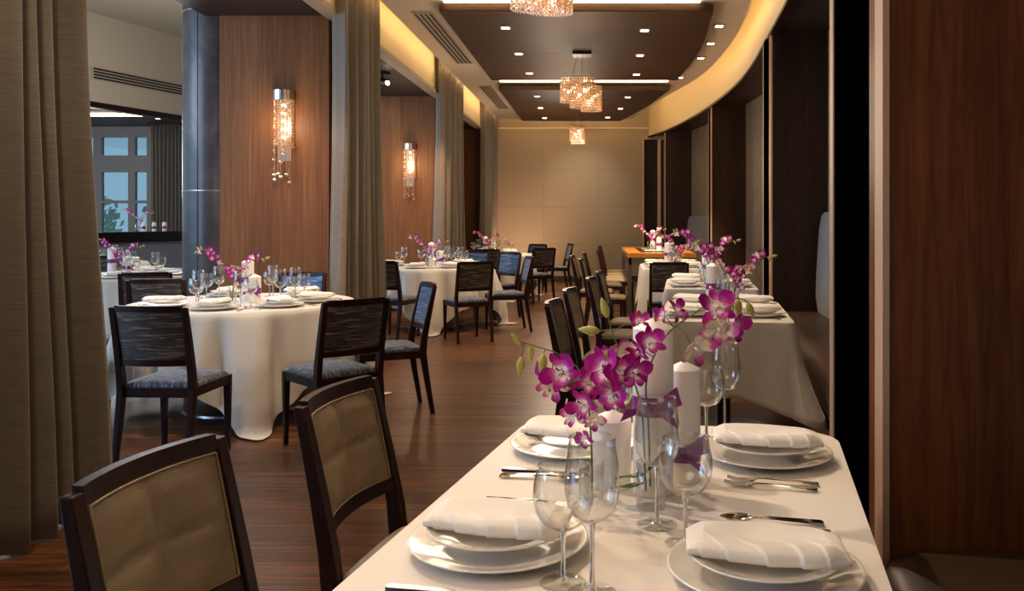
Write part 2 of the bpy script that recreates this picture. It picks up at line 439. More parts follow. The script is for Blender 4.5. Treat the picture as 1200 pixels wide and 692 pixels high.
# back wall with header cove, dark opening at its right end
struct('wall_back', MB().box(-3.4, .97, YB, YB+.12, 0, HT), M['backwall'])
struct('wall_back_header', MB().box(.97, 1.75, YB, YB+.12, 3.05, HT), M['backwall'])
struct('wall_back_recess', MB().box(.9, 1.9, YB+.5, YB+.6, 0, 3.4), M['veneer_dark'])
struct('trim_back_opening', MB().box(.97, 1.0, YB-.02, YB+.12, 0, 3.05).box(1.30,1.36,YB-.02,YB+.12,0,3.05), M['bronze_trim'])
struct('baseboard_back', MB().box(-3.2, .97, YB-.02, YB-.001, 0, .12), M['soffit'])
struct('trim_back', MB().box(-2.3, 1.1, YB-.04, YB, HB+.15, HB+.18), M['cream'])
# wall behind the camera
struct('wall_front', MB().box(-16, 3.5, -3.1, -3, 0, 4.5), M['veneer_dark'])
struct('wall_right_outer', MB().box(3.5, 3.6, -3.1, YB+.3, 0, HT), M['soffit'])
# left header beam over the curtains, soffits between the piers
struct('wall_left_header', MB().box(-2.36, -2.25, -3, YB, HB, HT), M['cream'])
struct('trim_left_header', MB().box(-2.37, -2.235, -3, YB, HB-.03, HB+.012), M['vent'])
struct('ceiling_bays_left', MB().box(-3.35, -2.36, -3, YB, HB, HB+.08), M['soffit'])
struct('wall_left_upper', MB().box(-3.45, -3.35, -3, YB, HB, 4.5), M['soffit'])
PIER = [(7.5,7.85),(12.4,12.75),(17.0,17.3)]
for a,b in PIER:
    struct('wall_pier', MB().box(-3.32, -2.36, a, b, 0, HB), M['pier_wood'])
    struct('baseboard_pier', MB().box(-3.1, -2.36, a-.015, a, 0, .1), M['frame'])
# piers' outer ends wall between (third bay closed in wood)
struct('wall_left_bay', MB().box(-3.5, -3.4, 12.75, YB, 0, HB), M['pier_wood'])

# slate columns
def column(x, y):
    c = thing('slate_column', None, None, (x,y,0)); c['kind'] = 'structure'
    m = MB().lathe([(.32,0),(.32,4.4)], 48); m.build('shaft', M['slate'], c, smooth=True)
    rg = MB()
    for z in (3.19, 1.585, .1): rg.lathe([(.321,z-.006),(.3235,z-.004),(.3235,z+.004),(.321,z+.006)], 48)
    rg.build('ring', M['steel'], c, smooth=True)
    j = MB()
    for a in (-1.78, 2.0): j.box(.318*cos(R(0)),.323,-.0025,.0025,0,4.4).xf(Matrix.Rotation(a,4,'Z'), len(j.v)-8)
    j.build('joint_strip', M['iron'], c)
    return c
for i,(x,y) in enumerate([(-3.45,7.82),(-3.45,12.8)]):
    column(x, y)

# ------------------------------------------------------------------ cove light strips
def strip_curve(name, f, ya, yb, z0, z1, th, m, n=60):
    Y = ys(ya,yb,n); vs = []; fs = []
    for y in Y: vs += [(f(y),y,z0),(f(y)+th,y,z0),(f(y)+th,y,z1),(f(y),y,z1)]
    for i in range(n):
        a = 4*i
        for k in range(4):
            l = (k+1)%4; fs.append((a+k,a+l,a+4+l,a+4+k))
    return MB().add(vs, fs)
g = 'ceiling cove light strips'
tag(strip_curve('s', ce, -2, 17.5, HC+.062, HC+.085, -.02, M['led']).build('light_strip', M['led']), 'warm light strip along the curved right edge of the ceiling', 'light strip', g)
tag(MB().box(-2.05, -2.03, -2, 17.5, HC+.062, HC+.085).build('light_strip', M['led']), 'warm light strip along the straight left ceiling edge', 'light strip', g)
tag(MB().box(-1.9, .6, 17.57, 17.6, HC+.062, HC+.085).build('light_strip', M['led']), 'warm light strip along the far end of the ceiling', 'light strip', g)

# ceiling wood panels
def ceiling_panel(label, ya, yb, xr, group='dark wood ceiling panels'):
    t = thing('ceiling_panel', label, 'ceiling panel', (0,0,0), 0, group)
    n = 24; Y = ys(ya,yb,n); z0, z1 = 3.3, 3.37
    vs = []; fs = []
    for y in Y: vs += [(-1.5,y,z0),(xr(y),y,z0),(xr(y),y,z1),(-1.5,y,z1)]
    for i in range(n):
        a = 4*i
        for k in range(4): l=(k+1)%4; fs.append((a+k,a+l,a+4+l,a+4+k))
    fs.append((0,3,2,1)); e = 4*n; fs.append((e,e+1,e+2,e+3))
    MB().add(vs,fs).build('board', M['panel_wood'], t)
    MB().box(-1.49, xr(ya)-.01, ya-.004, ya-.001, z0+.012, z1-.006).build('front_edge', M['panel_wood'], t)
    jm = MB().box(-.3,-.296,ya,yb,z0-.001,z0).box(-1.5,xr((ya+yb)/2),(ya+yb)/2-.002,(ya+yb)/2+.002,z0-.001,z0)
    jm.build('joint', M['slot'], t)
    MB().box(-1.45, min(xr(ya),xr(yb)), ya+.2, yb-.2, z1, HC-.001).build('hanger_frame', M['iron'], t)
    return t
P1R = lambda y: interp([(8.1,1.1),(10,1.2),(12.1,1.13)], y)
P2R = lambda y: interp([(13,1.1),(15,.86),(17.1,.46)], y)
ceiling_panel('large dark wood ceiling panel carrying the cluster chandelier', 8.1, 12.1, P1R)
ceiling_panel('smaller dark wood ceiling panel farthest from the camera', 13.0, 17.1, P2R)
ceiling_panel('dark wood ceiling panel overhead nearest the camera', 2.6, 7.1, lambda y: interp([(2.6,.3),(5,.75),(7.1,.9)], y))
for yy, w0, w1, nm in ((8.06,-1.45,.97,'bright light slot in front of the large ceiling panel'),(12.7,-1.45,1.05,'bright light slot between the two far ceiling panels')):
    tag(MB().box(w0, w1, yy-.02, yy+.03, HC-.02, HC-.001).build('light_strip', M['led_white']), nm, 'light strip', 'light slots between the ceiling panels')

# downlights (fixture + real spot lamp)
SP = []
def spot(loc, target, power, size=60, blend=.6, col=(1,.82,.62), rad=.05):
    l = bpy.data.lights.new('spot','SPOT'); l.energy = power; l.spot_size = R(size); l.spot_blend = blend; l.color = col; l.shadow_soft_size = rad
    o = bpy.data.objects.new('spot_lamp', l); COL.objects.link(o); o.location = loc
    o.rotation_euler = (Vector(target)-Vector(loc)).to_track_quat('-Z','Y').to_euler(); return o
dl = thing('downlight', 'x', 'downlight')
MB().box(-.055,.055,-.055,.055,-.012,0).build('trim_ring', M['vent'], dl)
MB().box(-.038,.038,-.038,.038,-.0135,-.012).build('lens', M['lamp_face'], dl)
DL = Proto(dl)
rows = ['nearest','middle','farthest']
def dls(pts, z, lab, group):
    for i,(x,y) in enumerate(pts): DL.put((x,y,z), 0, lab % rows[i] if '%' in lab else lab, group)
dls([(-.94,8.74),(-.93,10.1),(-.91,11.45)], 3.3, '%s square downlight in the left row of the large ceiling panel', 'downlights in the ceiling')
dls([(.49,8.86),(.51,10.2),(.53,11.55)], 3.3, '%s square downlight in the right row of the large ceiling panel', 'downlights in the ceiling')
dls([(-.96,13.6),(-1.0,15.0),(-1.02,16.5)], 3.3, '%s square downlight in the left row of the far ceiling panel', 'downlights in the ceiling')
dls([(.49,13.7),(.41,15.1),(.2,16.4)], 3.3, '%s square downlight in the right row of the far ceiling panel', 'downlights in the ceiling')
dls([(1.3,9.1),(1.33,10.0),(1.32,10.9)], HC, '%s square downlight in the pale ceiling beside the curved cove', 'downlights in the ceiling')
DL.put((1.2,12.4,HC), 0, 'square downlight in the pale ceiling beside the far corner of the large panel', 'downlights in the ceiling')

# ceiling vents
def vent(label, pts0, pts1, z):
    t = thing('ceiling_vent', label, 'vent', (0,0,0), 0, 'linear air vents')
    (x0,y0),(x1,y1) = pts0, pts1
    MB().box(x0,x1,y0,y1,z-.012,z-.001).build('vent_frame', M['vent'], t)
    m = MB(); w = (x1-x0)
    for k in range(4): m.box(x0+w*(.1+.23*k), x0+w*(.1+.23*k+.11), y0+.05, y1-.05, z-.014, z-.012)
    m.build('slot', M['slot'], t)
vent('long slotted air vent beside the large ceiling panel', (-1.86,8.5), (-1.64,11.3), HC)
vent('slotted air vent beside the far ceiling panel', (-1.84,13.2), (-1.64,15.9), HC)

# ------------------------------------------------------------------ crystal chandeliers
def drum_mb(r, h, n, bead=.011):
    m = MB()
    rows_ = int(h/(bead*2.3))
    for ring, rr in ((0,r),(1,r*.72)):
        nn = n if ring == 0 else int(n*.7)
        for k in range(nn):
            a = 2*PI*k/nn; q = rr/max(abs(cos(a)),abs(sin(a)))*.9 if False else rr
            for j in range(rows_): m.octa((q*cos(a), q*sin(a), -bead*1.2-j*bead*2.3), bead*.82, bead*1.05)
    return m
drum_mesh = None
def chandelier(label, loc, drums, top):
    t = thing('crystal_chandelier', label, 'chandelier', loc, 0, 'crystal chandeliers along the ceiling')
    MB().box(-.11,.11,-.11,.11,top-.035,top).build('ceiling_plate', M['iron'], t)
    mr = MB()
    for (dx,dy,dz,r,h) in drums: mr.tube([(dx,dy,dz),(dx*.4,dy*.4,top-.03)], .003, 6)
    mr.build('suspension_wire', M['steel'], t)
    for (dx,dy,dz,r,h) in drums:
        f = MB().lathe([(0,0),(r*1.02,0),(r*1.02,.012),(0,.012)], 24).build('drum_frame', M['steel'], t, loc=(dx,dy,dz))
        d = drum_mb(r, h, 30, .0125).build('crystal_drum', M['crystal'], t, loc=(dx,dy,dz)); d['kind'] = 'stuff'
        for k in range(2): MB().ball((r*.4*cos(k*PI+1), r*.4*sin(k*PI+1), -h*(.35+.2*k)), .018).build('bulb', M['bulb'], f, smooth=True)
    l = bpy.data.lights.new('chandelier','POINT'); l.energy = 9; l.color = (1,.75,.5); l.shadow_soft_size = .12
    o = bpy.data.objects.new('chandelier_glow', l); COL.objects.link(o); o.location = (loc[0],loc[1],loc[2]+drums[0][2]-.7)
chandelier('crystal cluster chandelier hanging highest, cut by the top of the view', (-.38,5.8,0), [(-.09,.05,3.02,.12,.26),(.03,-.06,2.98,.13,.26),(.1,.06,2.94,.11,.22)], 3.3)
chandelier('crystal cluster chandelier in the middle of the room', (-.18,10.1,0), [(-.13,.03,3.0,.13,.3),(.0,-.08,2.98,.14,.36),(.11,.05,2.90,.12,.3)], 3.3)
chandelier('smallest crystal chandelier hanging nearest the back wall', (-.36,15.1,0), [(0,0,3.0,.13,.3),(.02,.1,2.96,.12,.3)], 3.3)

# wall sconces on the piers
def sconce(label, loc):
    t = thing('crystal_sconce', label, 'wall lamp', loc, 0, 'crystal wall sconces on the piers')
    MB().lathe([(.0,.0),(.095,0),(.095,-.085),(.0,-.085)], 20, a0=PI, a1=2*PI).build('metal_cap', M['steel'], t, smooth=False)
    MB().box(-.06,.06,-.006,0,-.62,-.08).build('back_plate', M['steel'], t)
    m = MB(); random.seed(11)
    for k in range(11):
        a = PI+PI*(k+.5)/11; r = .085
        L = .35+.33*abs(sin(k*2.1)) if k%2 else .5+.2*sin(k)
        x, y = r*cos(a), r*sin(a); z = -.09
        while z > -.09-L:
            m.octa((x+random.uniform(-.002,.002),y-.004,z), .0095, .0115); z -= .022
        m.ball((x,y-.004,z-.01), .017, 8, 6)
    for k in range(4):
        x = -.04+.027*k; z = -.09; L = .62-.1*k
        while z > -.09-L: m.octa((x,-.045,z), .008, .011); z -= .021
        m.ball((x,-.045,z-.012), .019, 8, 6)
    d = m.build('crystal_strand', M['crystal'], t); d['kind'] = 'stuff'
    for z in (-.13,-.2,-.27,-.34,-.41): MB().ball((0,-.035,z), .010).build('bulb', M['bulb'], t, smooth=True)
    l = bpy.data.lights.new('sconce','POINT'); l.energy = 5.5; l.color = (1,.74,.5); l.shadow_soft_size = .06
    o = bpy.data.objects.new('sconce_glow', l); COL.objects.link(o); o.location = (loc[0],loc[1]-.22,loc[2]-.3)
sconce('crystal sconce on the nearest wood pier, beside the slate column', (-2.75,7.5,2.46))
sconce('smaller looking crystal sconce on the second wood pier', (-2.72,12.4,2.43))

# gimbal spotlight under the left soffit
t = thing('ceiling_spotlight', 'small dark ceiling spotlight under the soffit of the second left bay', 'spotlight', (-2.62,10.4,HB))
MB().lathe([(0,0),(.1,0),(.1,-.03),(0,-.03)],20).build('mount', M['iron'], t, smooth=False)
MB().tube([(0,0,-.03),(0,0,-.08)], .012).tube([(-.05,.05,-.1),(.08,-.08,-.14)], .05, 16).build('lamp_head', M['iron'], t, auto=40)
MB().ball((.083,-.083,-.141), .028).build('lens', M['lamp_face'], t, smooth=True)

# ------------------------------------------------------------------ curtains
def curtain(label, ya, yb, x, seed, wide=1.0, ztop=3.6):
    rnd = random.Random(seed); ph = [rnd.uniform(0,6) for _ in range(4)]
    nf = 11
    def fn(u, v):
        z = .01+(ztop-.01)*v; w = 1+.12*(1-v)*wide
        c = (ya+yb)/2; y = c+(u-.5)*(yb-ya)*w*(.93+.07*cos(v*5))
        A = .075*(.65+.35*(1-v))
        xx = x+A*sin(u*nf*2*PI+ph[0]+.6*sin(v*1.6+ph[1])+1.2*sin(u*9+ph[3]))+.03*sin(u*23+ph[2]+v*1.2)+.016*sin(u*117+ph[3]+v*1.1+1.5*sin(u*20))
        return (xx+(.02*(1-v)*sin(u*7+seed)), y, z)
    m = MB(); m.grid(fn, 260, 24)
    t = thing('curtain', label, 'curtain', (0,0,0), 0, 'floor length taupe curtains')
    o = m.build('drape', M['curtain'], t, smooth=True)
    s = o.modifiers.new('thick','SOLIDIFY'); s.thickness = .006
    MB().box(x-.03,x+.03,ya-.1,yb+.1,ztop-.01,ztop+.02).build('curtain_track', M['iron'], t)
    return t
curtain('taupe woven curtain nearest the camera, at the left edge of the view', 2.3, 3.95, -2.34, 1)
curtain('taupe woven curtain hanging beside the first sconce pier', 7.2, 8.65, -2.22, 2)
curtain('taupe woven curtain hanging beside the second sconce pier', 11.7, 13.6, -2.18, 3)
curtain('taupe woven curtain farthest away, next to the back wall', 16.3, 17.9, -2.16, 4)

# ------------------------------------------------------------------ side room on the left
def obl(y): return -7.8+(y-12.9)*.277
def oblwall(name, ya, yb, z0, z1, m, th=.15, dx=0):
    return ribbon_wall(name, lambda y: obl(y)-th+dx, lambda y: obl(y)+dx, ya, yb, z0, z1, m, 4)
oblwall('wall_side_bulkhead', 6, 19, 3.14, 4.5, M['beige'])
oblwall('trim_side_opening', 6, 19, 3.05, 3.14, M['frame'], .17, .01)
oblwall('wall_side_ledge', 6, 19, 0, .96, M['mosaic'])
oblwall('trim_side_ledge', 6, 19, .96, 1.13, M['iron'], .3, .08)
v = thing('wall_vent', 'long slotted air vent in the pale bulkhead beyond the slate column', 'vent', (0,0,0), 0, 'linear air vents')
m1 = MB(); m2 = MB()
def ob(mb, ya, yb, z0, z1, d0, d1):
    mb.hexa([(obl(ya)+d0,ya,z0),(obl(ya)+d1,ya,z0),(obl(yb)+d1,yb,z0),(obl(yb)+d0,yb,z0),(obl(ya)+d0,ya,z1),(obl(ya)+d1,ya,z1),(obl(yb)+d1,yb,z1),(obl(yb)+d0,yb,z1)])
ob(m1, 13.05, 15.6, 3.48, 3.68, .001, .012)
for k in range(4): ob(m2, 13.1, 15.55, 3.5+.045*k, 3.527+.045*k, .012, .014)
m1.build('vent_frame', M['vent'], v); m2.build('slot', M['slot'], v)
# far glazed wall of the side room
YW = 22.0
fr = MB()
X0, X1 = -14.8, -11.55
wm = []
for (a,b,z0,z1) in ((-14.8,-14.5,0,3.9),(-13.0,-12.78,0,3.9),(-12.1,-11.92,0,3.9),(-11.62,-11.4,0,3.9),(-14.8,-11.4,2.55,2.98),(-14.8,-11.4,1.75,1.82),(-14.8,-11.4,3.45,3.9),(-14.8,-11.4,0,.9)):
    q_ = .012 if b-a > 1 else 0
    fr.box(a,b,YW-q_,YW+.12+q_,z0,z1)
w = tag(fr.build('window_1', M['window_frame']), kind='structure')
pn = MB().box(-14.6,-11.5,YW+.05,YW+.06,.9,3.5).build('pane', M['pane'], w)
struct('wall_side_far', MB().box(-11.4,-7.2,YW,YW+.12,0,4.5).box(-16,-14.8,YW,YW+.12,0,4.5).box(-14.8,-11.4,YW,YW+.12,3.9,4.5), M['lacquer'])
struct('ceiling_side_far', ribbon_wall.__globals__['MB']().box(-16,-7.4,15.0,YW,3.72,3.8), M['soffit'])
tag(MB().box(-12.6,-9.9,19.2,19.3,3.66,3.718).build('light_strip', M['led_white']), 'warm light strip on the dark ceiling beyond the bulkhead opening', 'light strip', 'light slots between the ceiling panels')
def curtain_x(label, xa, xb, y, ztop):
    m = MB(); m.grid(lambda u,v: (xa+(xb-xa)*u, y+.07*sin(u*9*2*PI)+.02*sin(v*3+u*8), .01+(ztop-.01)*v), 90, 8)
    t = thing('curtain', label, 'curtain', (0,0,0), 0, 'floor length taupe curtains')
    o = m.build('drape', M['curtain'], t, smooth=True); s = o.modifiers.new('thick','SOLIDIFY'); s.thickness = .006
    MB().box(xa-.1,xb+.1,y-.03,y+.03,ztop-.01,ztop+.03).build('curtain_track', M['iron'], t)
curtain_x('taupe curtain beside the blue window seen over the side ledge', -11.2, -10.35, 21.4, 3.69)
for (x,y,w_) in ((-11.0,18.4,'nearest'),(-11.7,19.6,'farther'),(-10.4,20.2,'rightmost')):
    DL.put((x,y,3.72), 0, '%s small downlight in the dark ceiling seen through the side opening' % w_, 'downlights in the ceiling')
# trees outside the window
random.seed(5)
for i,(x,y,h,r) in enumerate([(-16.6,27,2.0,1.5),(-13.0,27,2.4,1.3),(-20,27,2.0,1.6),(-15.4,32,3.6,1.3)]):
    t = thing('garden_tree', ['low bushy green tree beyond the left of the window','round green tree behind the middle of the window','lowest green tree outside the window, far left','tallest green tree outside, its crown against the sky'][i], 'tree', (x,y,0), 0, 'trees outside the window')
    m = MB()
    for k in range(420):
        a = random.uniform(0,2*PI); q = random.random()**.5; zz = random.uniform(-1,1)
        p = Vector((r*q*cos(a)*(1-zz*zz*.4), r*q*sin(a), h*.62+zz*h*.38)); s_ = .16
        n = Vector((random.gauss(0,1),random.gauss(0,1),random.gauss(0,1))).normalized(); b_ = n.orthogonal().normalized(); c_ = n.cross(b_)
        m.add([p+b_*s_, p+c_*s_*.6, p-b_*s_, p-c_*s_*.6], [(0,1,2,3)])
    m.build('foliage', M['tree'], t)
    MB().tube([(0,0,0),(0,0,h*.6)], .08, 8).build('trunk', M['frame'], t)
# left glazed wall that brings in the daylight
f2 = MB()
for y in (-3,-1,1,3,5,7): f2.box(-10.06,-9.94,y-.05,y+.05,0,4.5)
f2.box(-10.06,-9.94,-3,7,0,.25).box(-10.06,-9.94,-3,7,3.4,3.5).box(-10.06,-9.94,-3,7,4.3,4.5)
w2 = tag(f2.build('window_2', M['window_frame']), kind='structure')
MB().box(-10.01,-10.0,-3,7,.25,4.3).build('pane', M['pane'], w2)

# ------------------------------------------------------------------ banquettes
def banquette(label, ya, yb):
    t = thing('banquette', label, 'banquette', (0,0,0), 0, 'curved banquettes in the wall bays')
    n = max(8, int((yb-ya)*8))
    def sweep(prof, m):
        k = len(prof); Y = ys(ya,yb,n); vs = []; fs = []
        for y in Y:
            for (dx,z) in prof: vs.append((wc(y)+dx, y, z))
        for i in range(n):
            for j in range(k):
                l = (j+1)%k; fs.append((i*k+j, i*k+l, (i+1)*k+l, (i+1)*k+j))
        fs.append(tuple(range(k-1,-1,-1))); fs.append(tuple(n*k+j for j in range(k)))
        return MB().add(vs,fs)
    seat = [(.06,.12),(.44,.12),(.44,.455),(.1,.46),(.045,.452),(.01,.43),(-.008,.39),(-.005,.34),(.02,.3),(.045,.27)]
    sweep(seat, 0).build('seat', M['bench_leather'], t, auto=50)
    back = [(.442,.3),(.535,.3),(.535,1.38),(.52,1.4),(.5,1.395),(.475,1.36),(.455,1.25),(.44,1.05),(.425,.8),(.42,.6),(.44,.46)]
    sweep(back, 0).build('backrest', M['upholstery'], t, auto=50)
    sweep([(.1,0),(.4,0),(.4,.12),(.1,.12)],0).build('plinth', M['lacquer'], t)
banquette('dark leather banquette in the nearest bay, bottom right corner', -.4, 2.245)
banquette('long curved banquette beside the two white-clothed rectangular tables', 2.79, 8.09)
banquette('farthest curved banquette with grey blue back, by the back wall', 13.61, 17.19)

# ------------------------------------------------------------------ chairs
def lean(z):      # y of the backrest centre line at height z
    return -.205-.085*max(0,(z-.45)/.42)**1.15
def chair(name, label, kind):
    t = thing(name, label, 'chair'); fm = M['frame']; W = .2
    for s in (-1,1):
        MB().post([(s*.187,.2,0),(s*.187,.197,.40),(s*.187,.197,.437)], [(.012,.012),(.019,.019),(.019,.019)]).build('leg', fm, t, bevel=.003)
        zz = [0,.25,.42,.52,.64,.76,.872]
        pts = [(s*.193,-.275,0),(s*.193,-.232,.25),(s*.193,-.205,.42)]+[(s*.193,lean(z),z) for z in zz[3:]]
        MB().post(pts, [(.013,.014),(.0155,.019),(.017,.024),(.0165,.022),(.016,.019),(.0155,.016),(.015,.013)]).build('leg', fm, t, bevel=.003)
    rl = MB().box(-.175,.175,.18,.205,.385,.437).box(-.18,.18,-.215,-.19,.385,.437)
    for s in (-1,1): rl.box(s*.19-.012,s*.19+.012,-.2,.19,.385,.437)
    rl.build('seat_frame', fm, t, bevel=.002)
    bow = .03
    def back_pt(u, z, off): return (u*.178, lean(z)-bow*(1-u*u)+off, z)
    def rail(z0, z1, th):
        return MB().slab(lambda u,v: (back_pt(2*u-1, z0+(z1-z0)*v, th), back_pt(2*u-1, z0+(z1-z0)*v, -th)), 0, 14, 2)
    r2 = MB()
    for (z0,z1) in ((.850,.882),(.558,.590)): rail(z0,z1,.011).build('back_rail', fm, t)
    def pil(u, v, q):
        if kind == 'leather':
            e = min(1, 6*min(u,1-u))*min(1, 6*min(v,1-v))
            su = 1-math.exp(-((u-.5)/.045)**2); sv = 1-math.exp(-((v-.5)/.045)**2)
            return .006+.013*math.sqrt(max(0,e))*(.45+.55*su*sv)
        e = min(1, 9*min(u,1-u))*min(1, 9*min(v,1-v)); return .006+.006*math.sqrt(max(0,e))
    z0, z1 = .588, .853
    front = MB().grid(lambda u,v: back_pt((2*u-1)*.985, z0+(z1-z0)*v, pil(u,v,0)), 40, 30)
    rear = MB().grid(lambda u,v: back_pt((2*(1-u)-1)*.985, z0+(z1-z0)*v, -pil(u,v,0)*(.8)), 40, 30)
    if kind == 'leather':
        both = MB().add(front.v, [f[::-1] for f in front.f]).add(rear.v, [f[::-1] for f in rear.f]); b = both.build('backrest', M['leather'], t, smooth=True)
        pts = [back_pt((2*u-1)*.955, z0+.008, .012) for u in [i/12 for i in range(13)]]+[back_pt(.955, z0+.008+(z1-z0-.016)*v, .012) for v in [i/8 for i in range(1,9)]]
        pts += [back_pt(-(2*u-1)*.955, z1-.008, .012) for u in [i/12 for i in range(1,13)]]+[back_pt(-.955, z1-.008-(z1-z0-.016)*v, .012) for v in [i/8 for i in range(1,8)]]
        MB().tube(pts, .0028, 6, closed=True).build('welt', M['welt'], b, smooth=True)
    else:
        MB().add(front.v, [f[::-1] for f in front.f]).build('backrest', M['fab_daylit'], t, smooth=True)
        MB().add(rear.v, [f[::-1] for f in rear.f]).build('back_panel', M['fab_back'], t, smooth=True)
    def seat(u, v):
        x = (2*u-1); y = (2*v-1)
        e = max(0,(1-x**6)*(1-y**6))
        h = .034*(e**.35)+.006*(1-x*x)*(1-y*y)
        if kind == 'leather': h -= .004*math.exp(-((x)/.04)**2)*e + .004*math.exp(-((y)/.04)**2)*e
        c = 1-.02*(x*x*y*y)
        return ((x*.196*c, .004+y*.207*c, .437+h), (x*.19, .004+y*.2, .432))
    MB().slab(seat, 0, 34, 34).build('seat', M['leather'] if kind == 'leather' else M['fab_seat'], t, smooth=True)
    return t
LC = Proto(chair('dining_chair', 'x', 'leather')); FC = Proto(chair('dining_chair', 'x', 'fabric'))
def face(dx, dy): return math.atan2(dy, dx)-PI/2
gl = 'tan leather dining chairs'; gf = 'streaked fabric dining chairs'
# leather chairs: (x of back centre, y) facing right. loc is seat centre
def lchair(bx, by, dx, dy, label):
    d = Vector((dx,dy)).normalized(); LC.put((bx+d.x*.285, by+d.y*.285, 0), face(dx,dy), label, gl)
def fchair(cx, cy, dx, dy, label, dark=False):
    FC.put((cx,cy,0), face(dx,dy), label, gf)
lchair(-.835,1.61, 1,-.19, 'tan leather dining chair nearest the camera, bottom left foreground')
lchair(-.685,2.28, 1,-.19, 'tan leather dining chair with visible seat beside the far left setting of the foreground table')
lchair(-.235,4.72, 1,-.14, 'tan leather chair nearest in the row along the second rectangular table')
lchair(-.17,5.52, 1,-.13, 'tan leather chair second in the row of the second rectangular table')
lchair(-.04,6.6, 1,-.12, 'tan leather chair at the near place of the third rectangular table')
lchair(.03,7.4, 1,-.1, 'tan leather chair at the far place of the third rectangular table')
lchair(-.17,9.75, 1,-.05, 'tan leather chair nearest in the row at the fourth white table')
lchair(-.3,10.6, 1,-.05, 'tan leather chair set back slightly, second at the fourth white table')
lchair(-.16,11.6, 1,0, 'tan leather chair standing left of the wood-topped table, near end')
lchair(.02,12.4, 1,0, 'tan leather chair left of the wood-topped table, second of four')
lchair(.03,13.0, 1,.02, 'tan leather chair left of the wood-topped table, third of four')
lchair(.05,13.7, 1,.03, 'tan leather chair left of the wood-topped table, fourth of four')
lchair(.06,14.5, 1,.03, 'tan leather chair last in the far row near the back wall')
# fabric chairs around the nearest round table
T1C = (-2.51,6.06)
fchair(-2.33,4.74, .04,1, 'dark framed fabric chair seen from behind, at the front of the nearest round table')
fchair(-3.26,5.2, .85,.5, 'fabric chair mostly hidden by the near curtain, left of the nearest round table')
fchair(-3.42,6.75, -.25,.95, 'dark fabric chair in front of the slate column, back turned, behind the nearest round table')
fchair(-2.52,6.98, -.02,-1, 'fabric chair behind the nearest round table, half hidden by the second curtain')
fchair(-1.46,5.92, -.93,-.42, 'chair with satin backrest tinted blue for daylight at the right of the nearest round table')
fchair(-1.57,5.04, -.62,.62, 'fabric chair angled at the front right of the nearest round table')
# second round table
T2C = (-2.07,10.7)
fchair(-2.28,9.6, .3,.95, 'fabric chair at the front left of the second round table, beside the curtain')
fchair(-1.44,9.42, -.45,.85, 'fabric chair seen from behind, front right of the second round table')
fchair(-1.1,10.22, -.95,-.28, 'chair with back tinted blue for daylight at the right of the second round table')
fchair(-1.38,11.55, -.6,-.75, 'fabric chair at the back right of the second round table')
fchair(-1.8,11.95, -.2,-1, 'fabric chair directly behind the second round table')
# third round table
T3C = (-1.86,14.5)
fchair(-1.0,13.75, -.55,.8, 'fabric chair seen from behind at the front right of the third round table')
fchair(-1.72,13.3, -.1,1, 'dark fabric chair at the front of the third round table')
fchair(-.78,15.8, -1,-.25, 'lone fabric chair turned left, standing farthest by the back wall')
fchair(-1.25,15.4, -.55,-.8, 'fabric chair at the back right of the third round table')
fchair(-2.1,15.7, .2,-1, 'fabric chair at the back of the third round table')
# side room
fchair(-3.95,7.55, -.35,1, 'fabric chair seen from behind at the side room table, left of the column')
fchair(-6.15,10.9, -.3,.9, 'small looking fabric chair deepest in the side room')
# end chair
fchair(.76,9.3, 0,1, 'black looking chair at the end of the fourth white table, back towards camera')

# ------------------------------------------------------------------ tables and cloths
def round_table(label, c, r=.74):
    t = thing('round_table', label, 'table', (c[0],c[1],0), 0, 'round pedestal tables')
    MB().lathe([(0,.70),(r-.01,.70),(r,.71),(r,.732),(r-.01,.737),(0,.737)], 48).build('tabletop', M['frame'], t, auto=40)
    MB().lathe([(.045,.03),(.045,.70)], 20).build('pedestal', M['iron'], t, smooth=True)
    MB().lathe([(0,0),(.4,0),(.405,.008),(.4,.022),(.08,.035),(.0,.035)], 48).build('base', M['disc'], t, auto=40)
def round_cloth(label, c, corner, seed, r=.755, half=1.17, top=.746):
    rnd = random.Random(seed); ph = [rnd.uniform(0,6.28) for _ in range(5)]
    N = 220; NR = 22; vs = []; fs = []
    for (rr, z) in ((0.001,top),(r*.5,top),(r-.012,top),(r-.003,top-.002)):
        for k in range(N): a = 2*PI*k/N; vs.append((rr*cos(a), rr*sin(a), z))
    for j in range(1,NR+1):
        q = j/NR
        for k in range(N):
            a = 2*PI*k/N; b = a-corner
            L = half/max(abs(cos(b+PI/4)),abs(sin(b+PI/4)))-r
            cw = max(0, cos(2*(b))**2)**6    # corners at multiples of 90 deg
            d = L*q; maxd = top-.012
            fold = abs(sin(8.5*a+ph[0]+1.3*sin(3*a+ph[1])))**.75; f2_ = sin(27*a+ph[2])
            amp = .12*min(1,d/.33)
            out = .006+.05*d+amp*(fold-.35)+.012*f2_*min(1,d/.3)+.10*cw*min(1,d/.6)
            if d > maxd: out += (d-maxd)*.8; z = .008+.004*fold
            else: z = top-.006-d*(.99)
            rr = r+out-.02*q
            vs.append((rr*cos(a+.03*f2_*q*.4), rr*sin(a+.03*f2_*q*.4), max(.006,z)))
    for j in range(3+NR):
        for k in range(N):
            l = (k+1)%N; fs.append((j*N+k, j*N+l, (j+1)*N+l, (j+1)*N+k))
    o = MB().add(vs,fs).build('tablecloth', M['cloth'], smooth=True, loc=(c[0],c[1],0))
    tag(o, label, 'tablecloth', 'white tablecloths'); return o
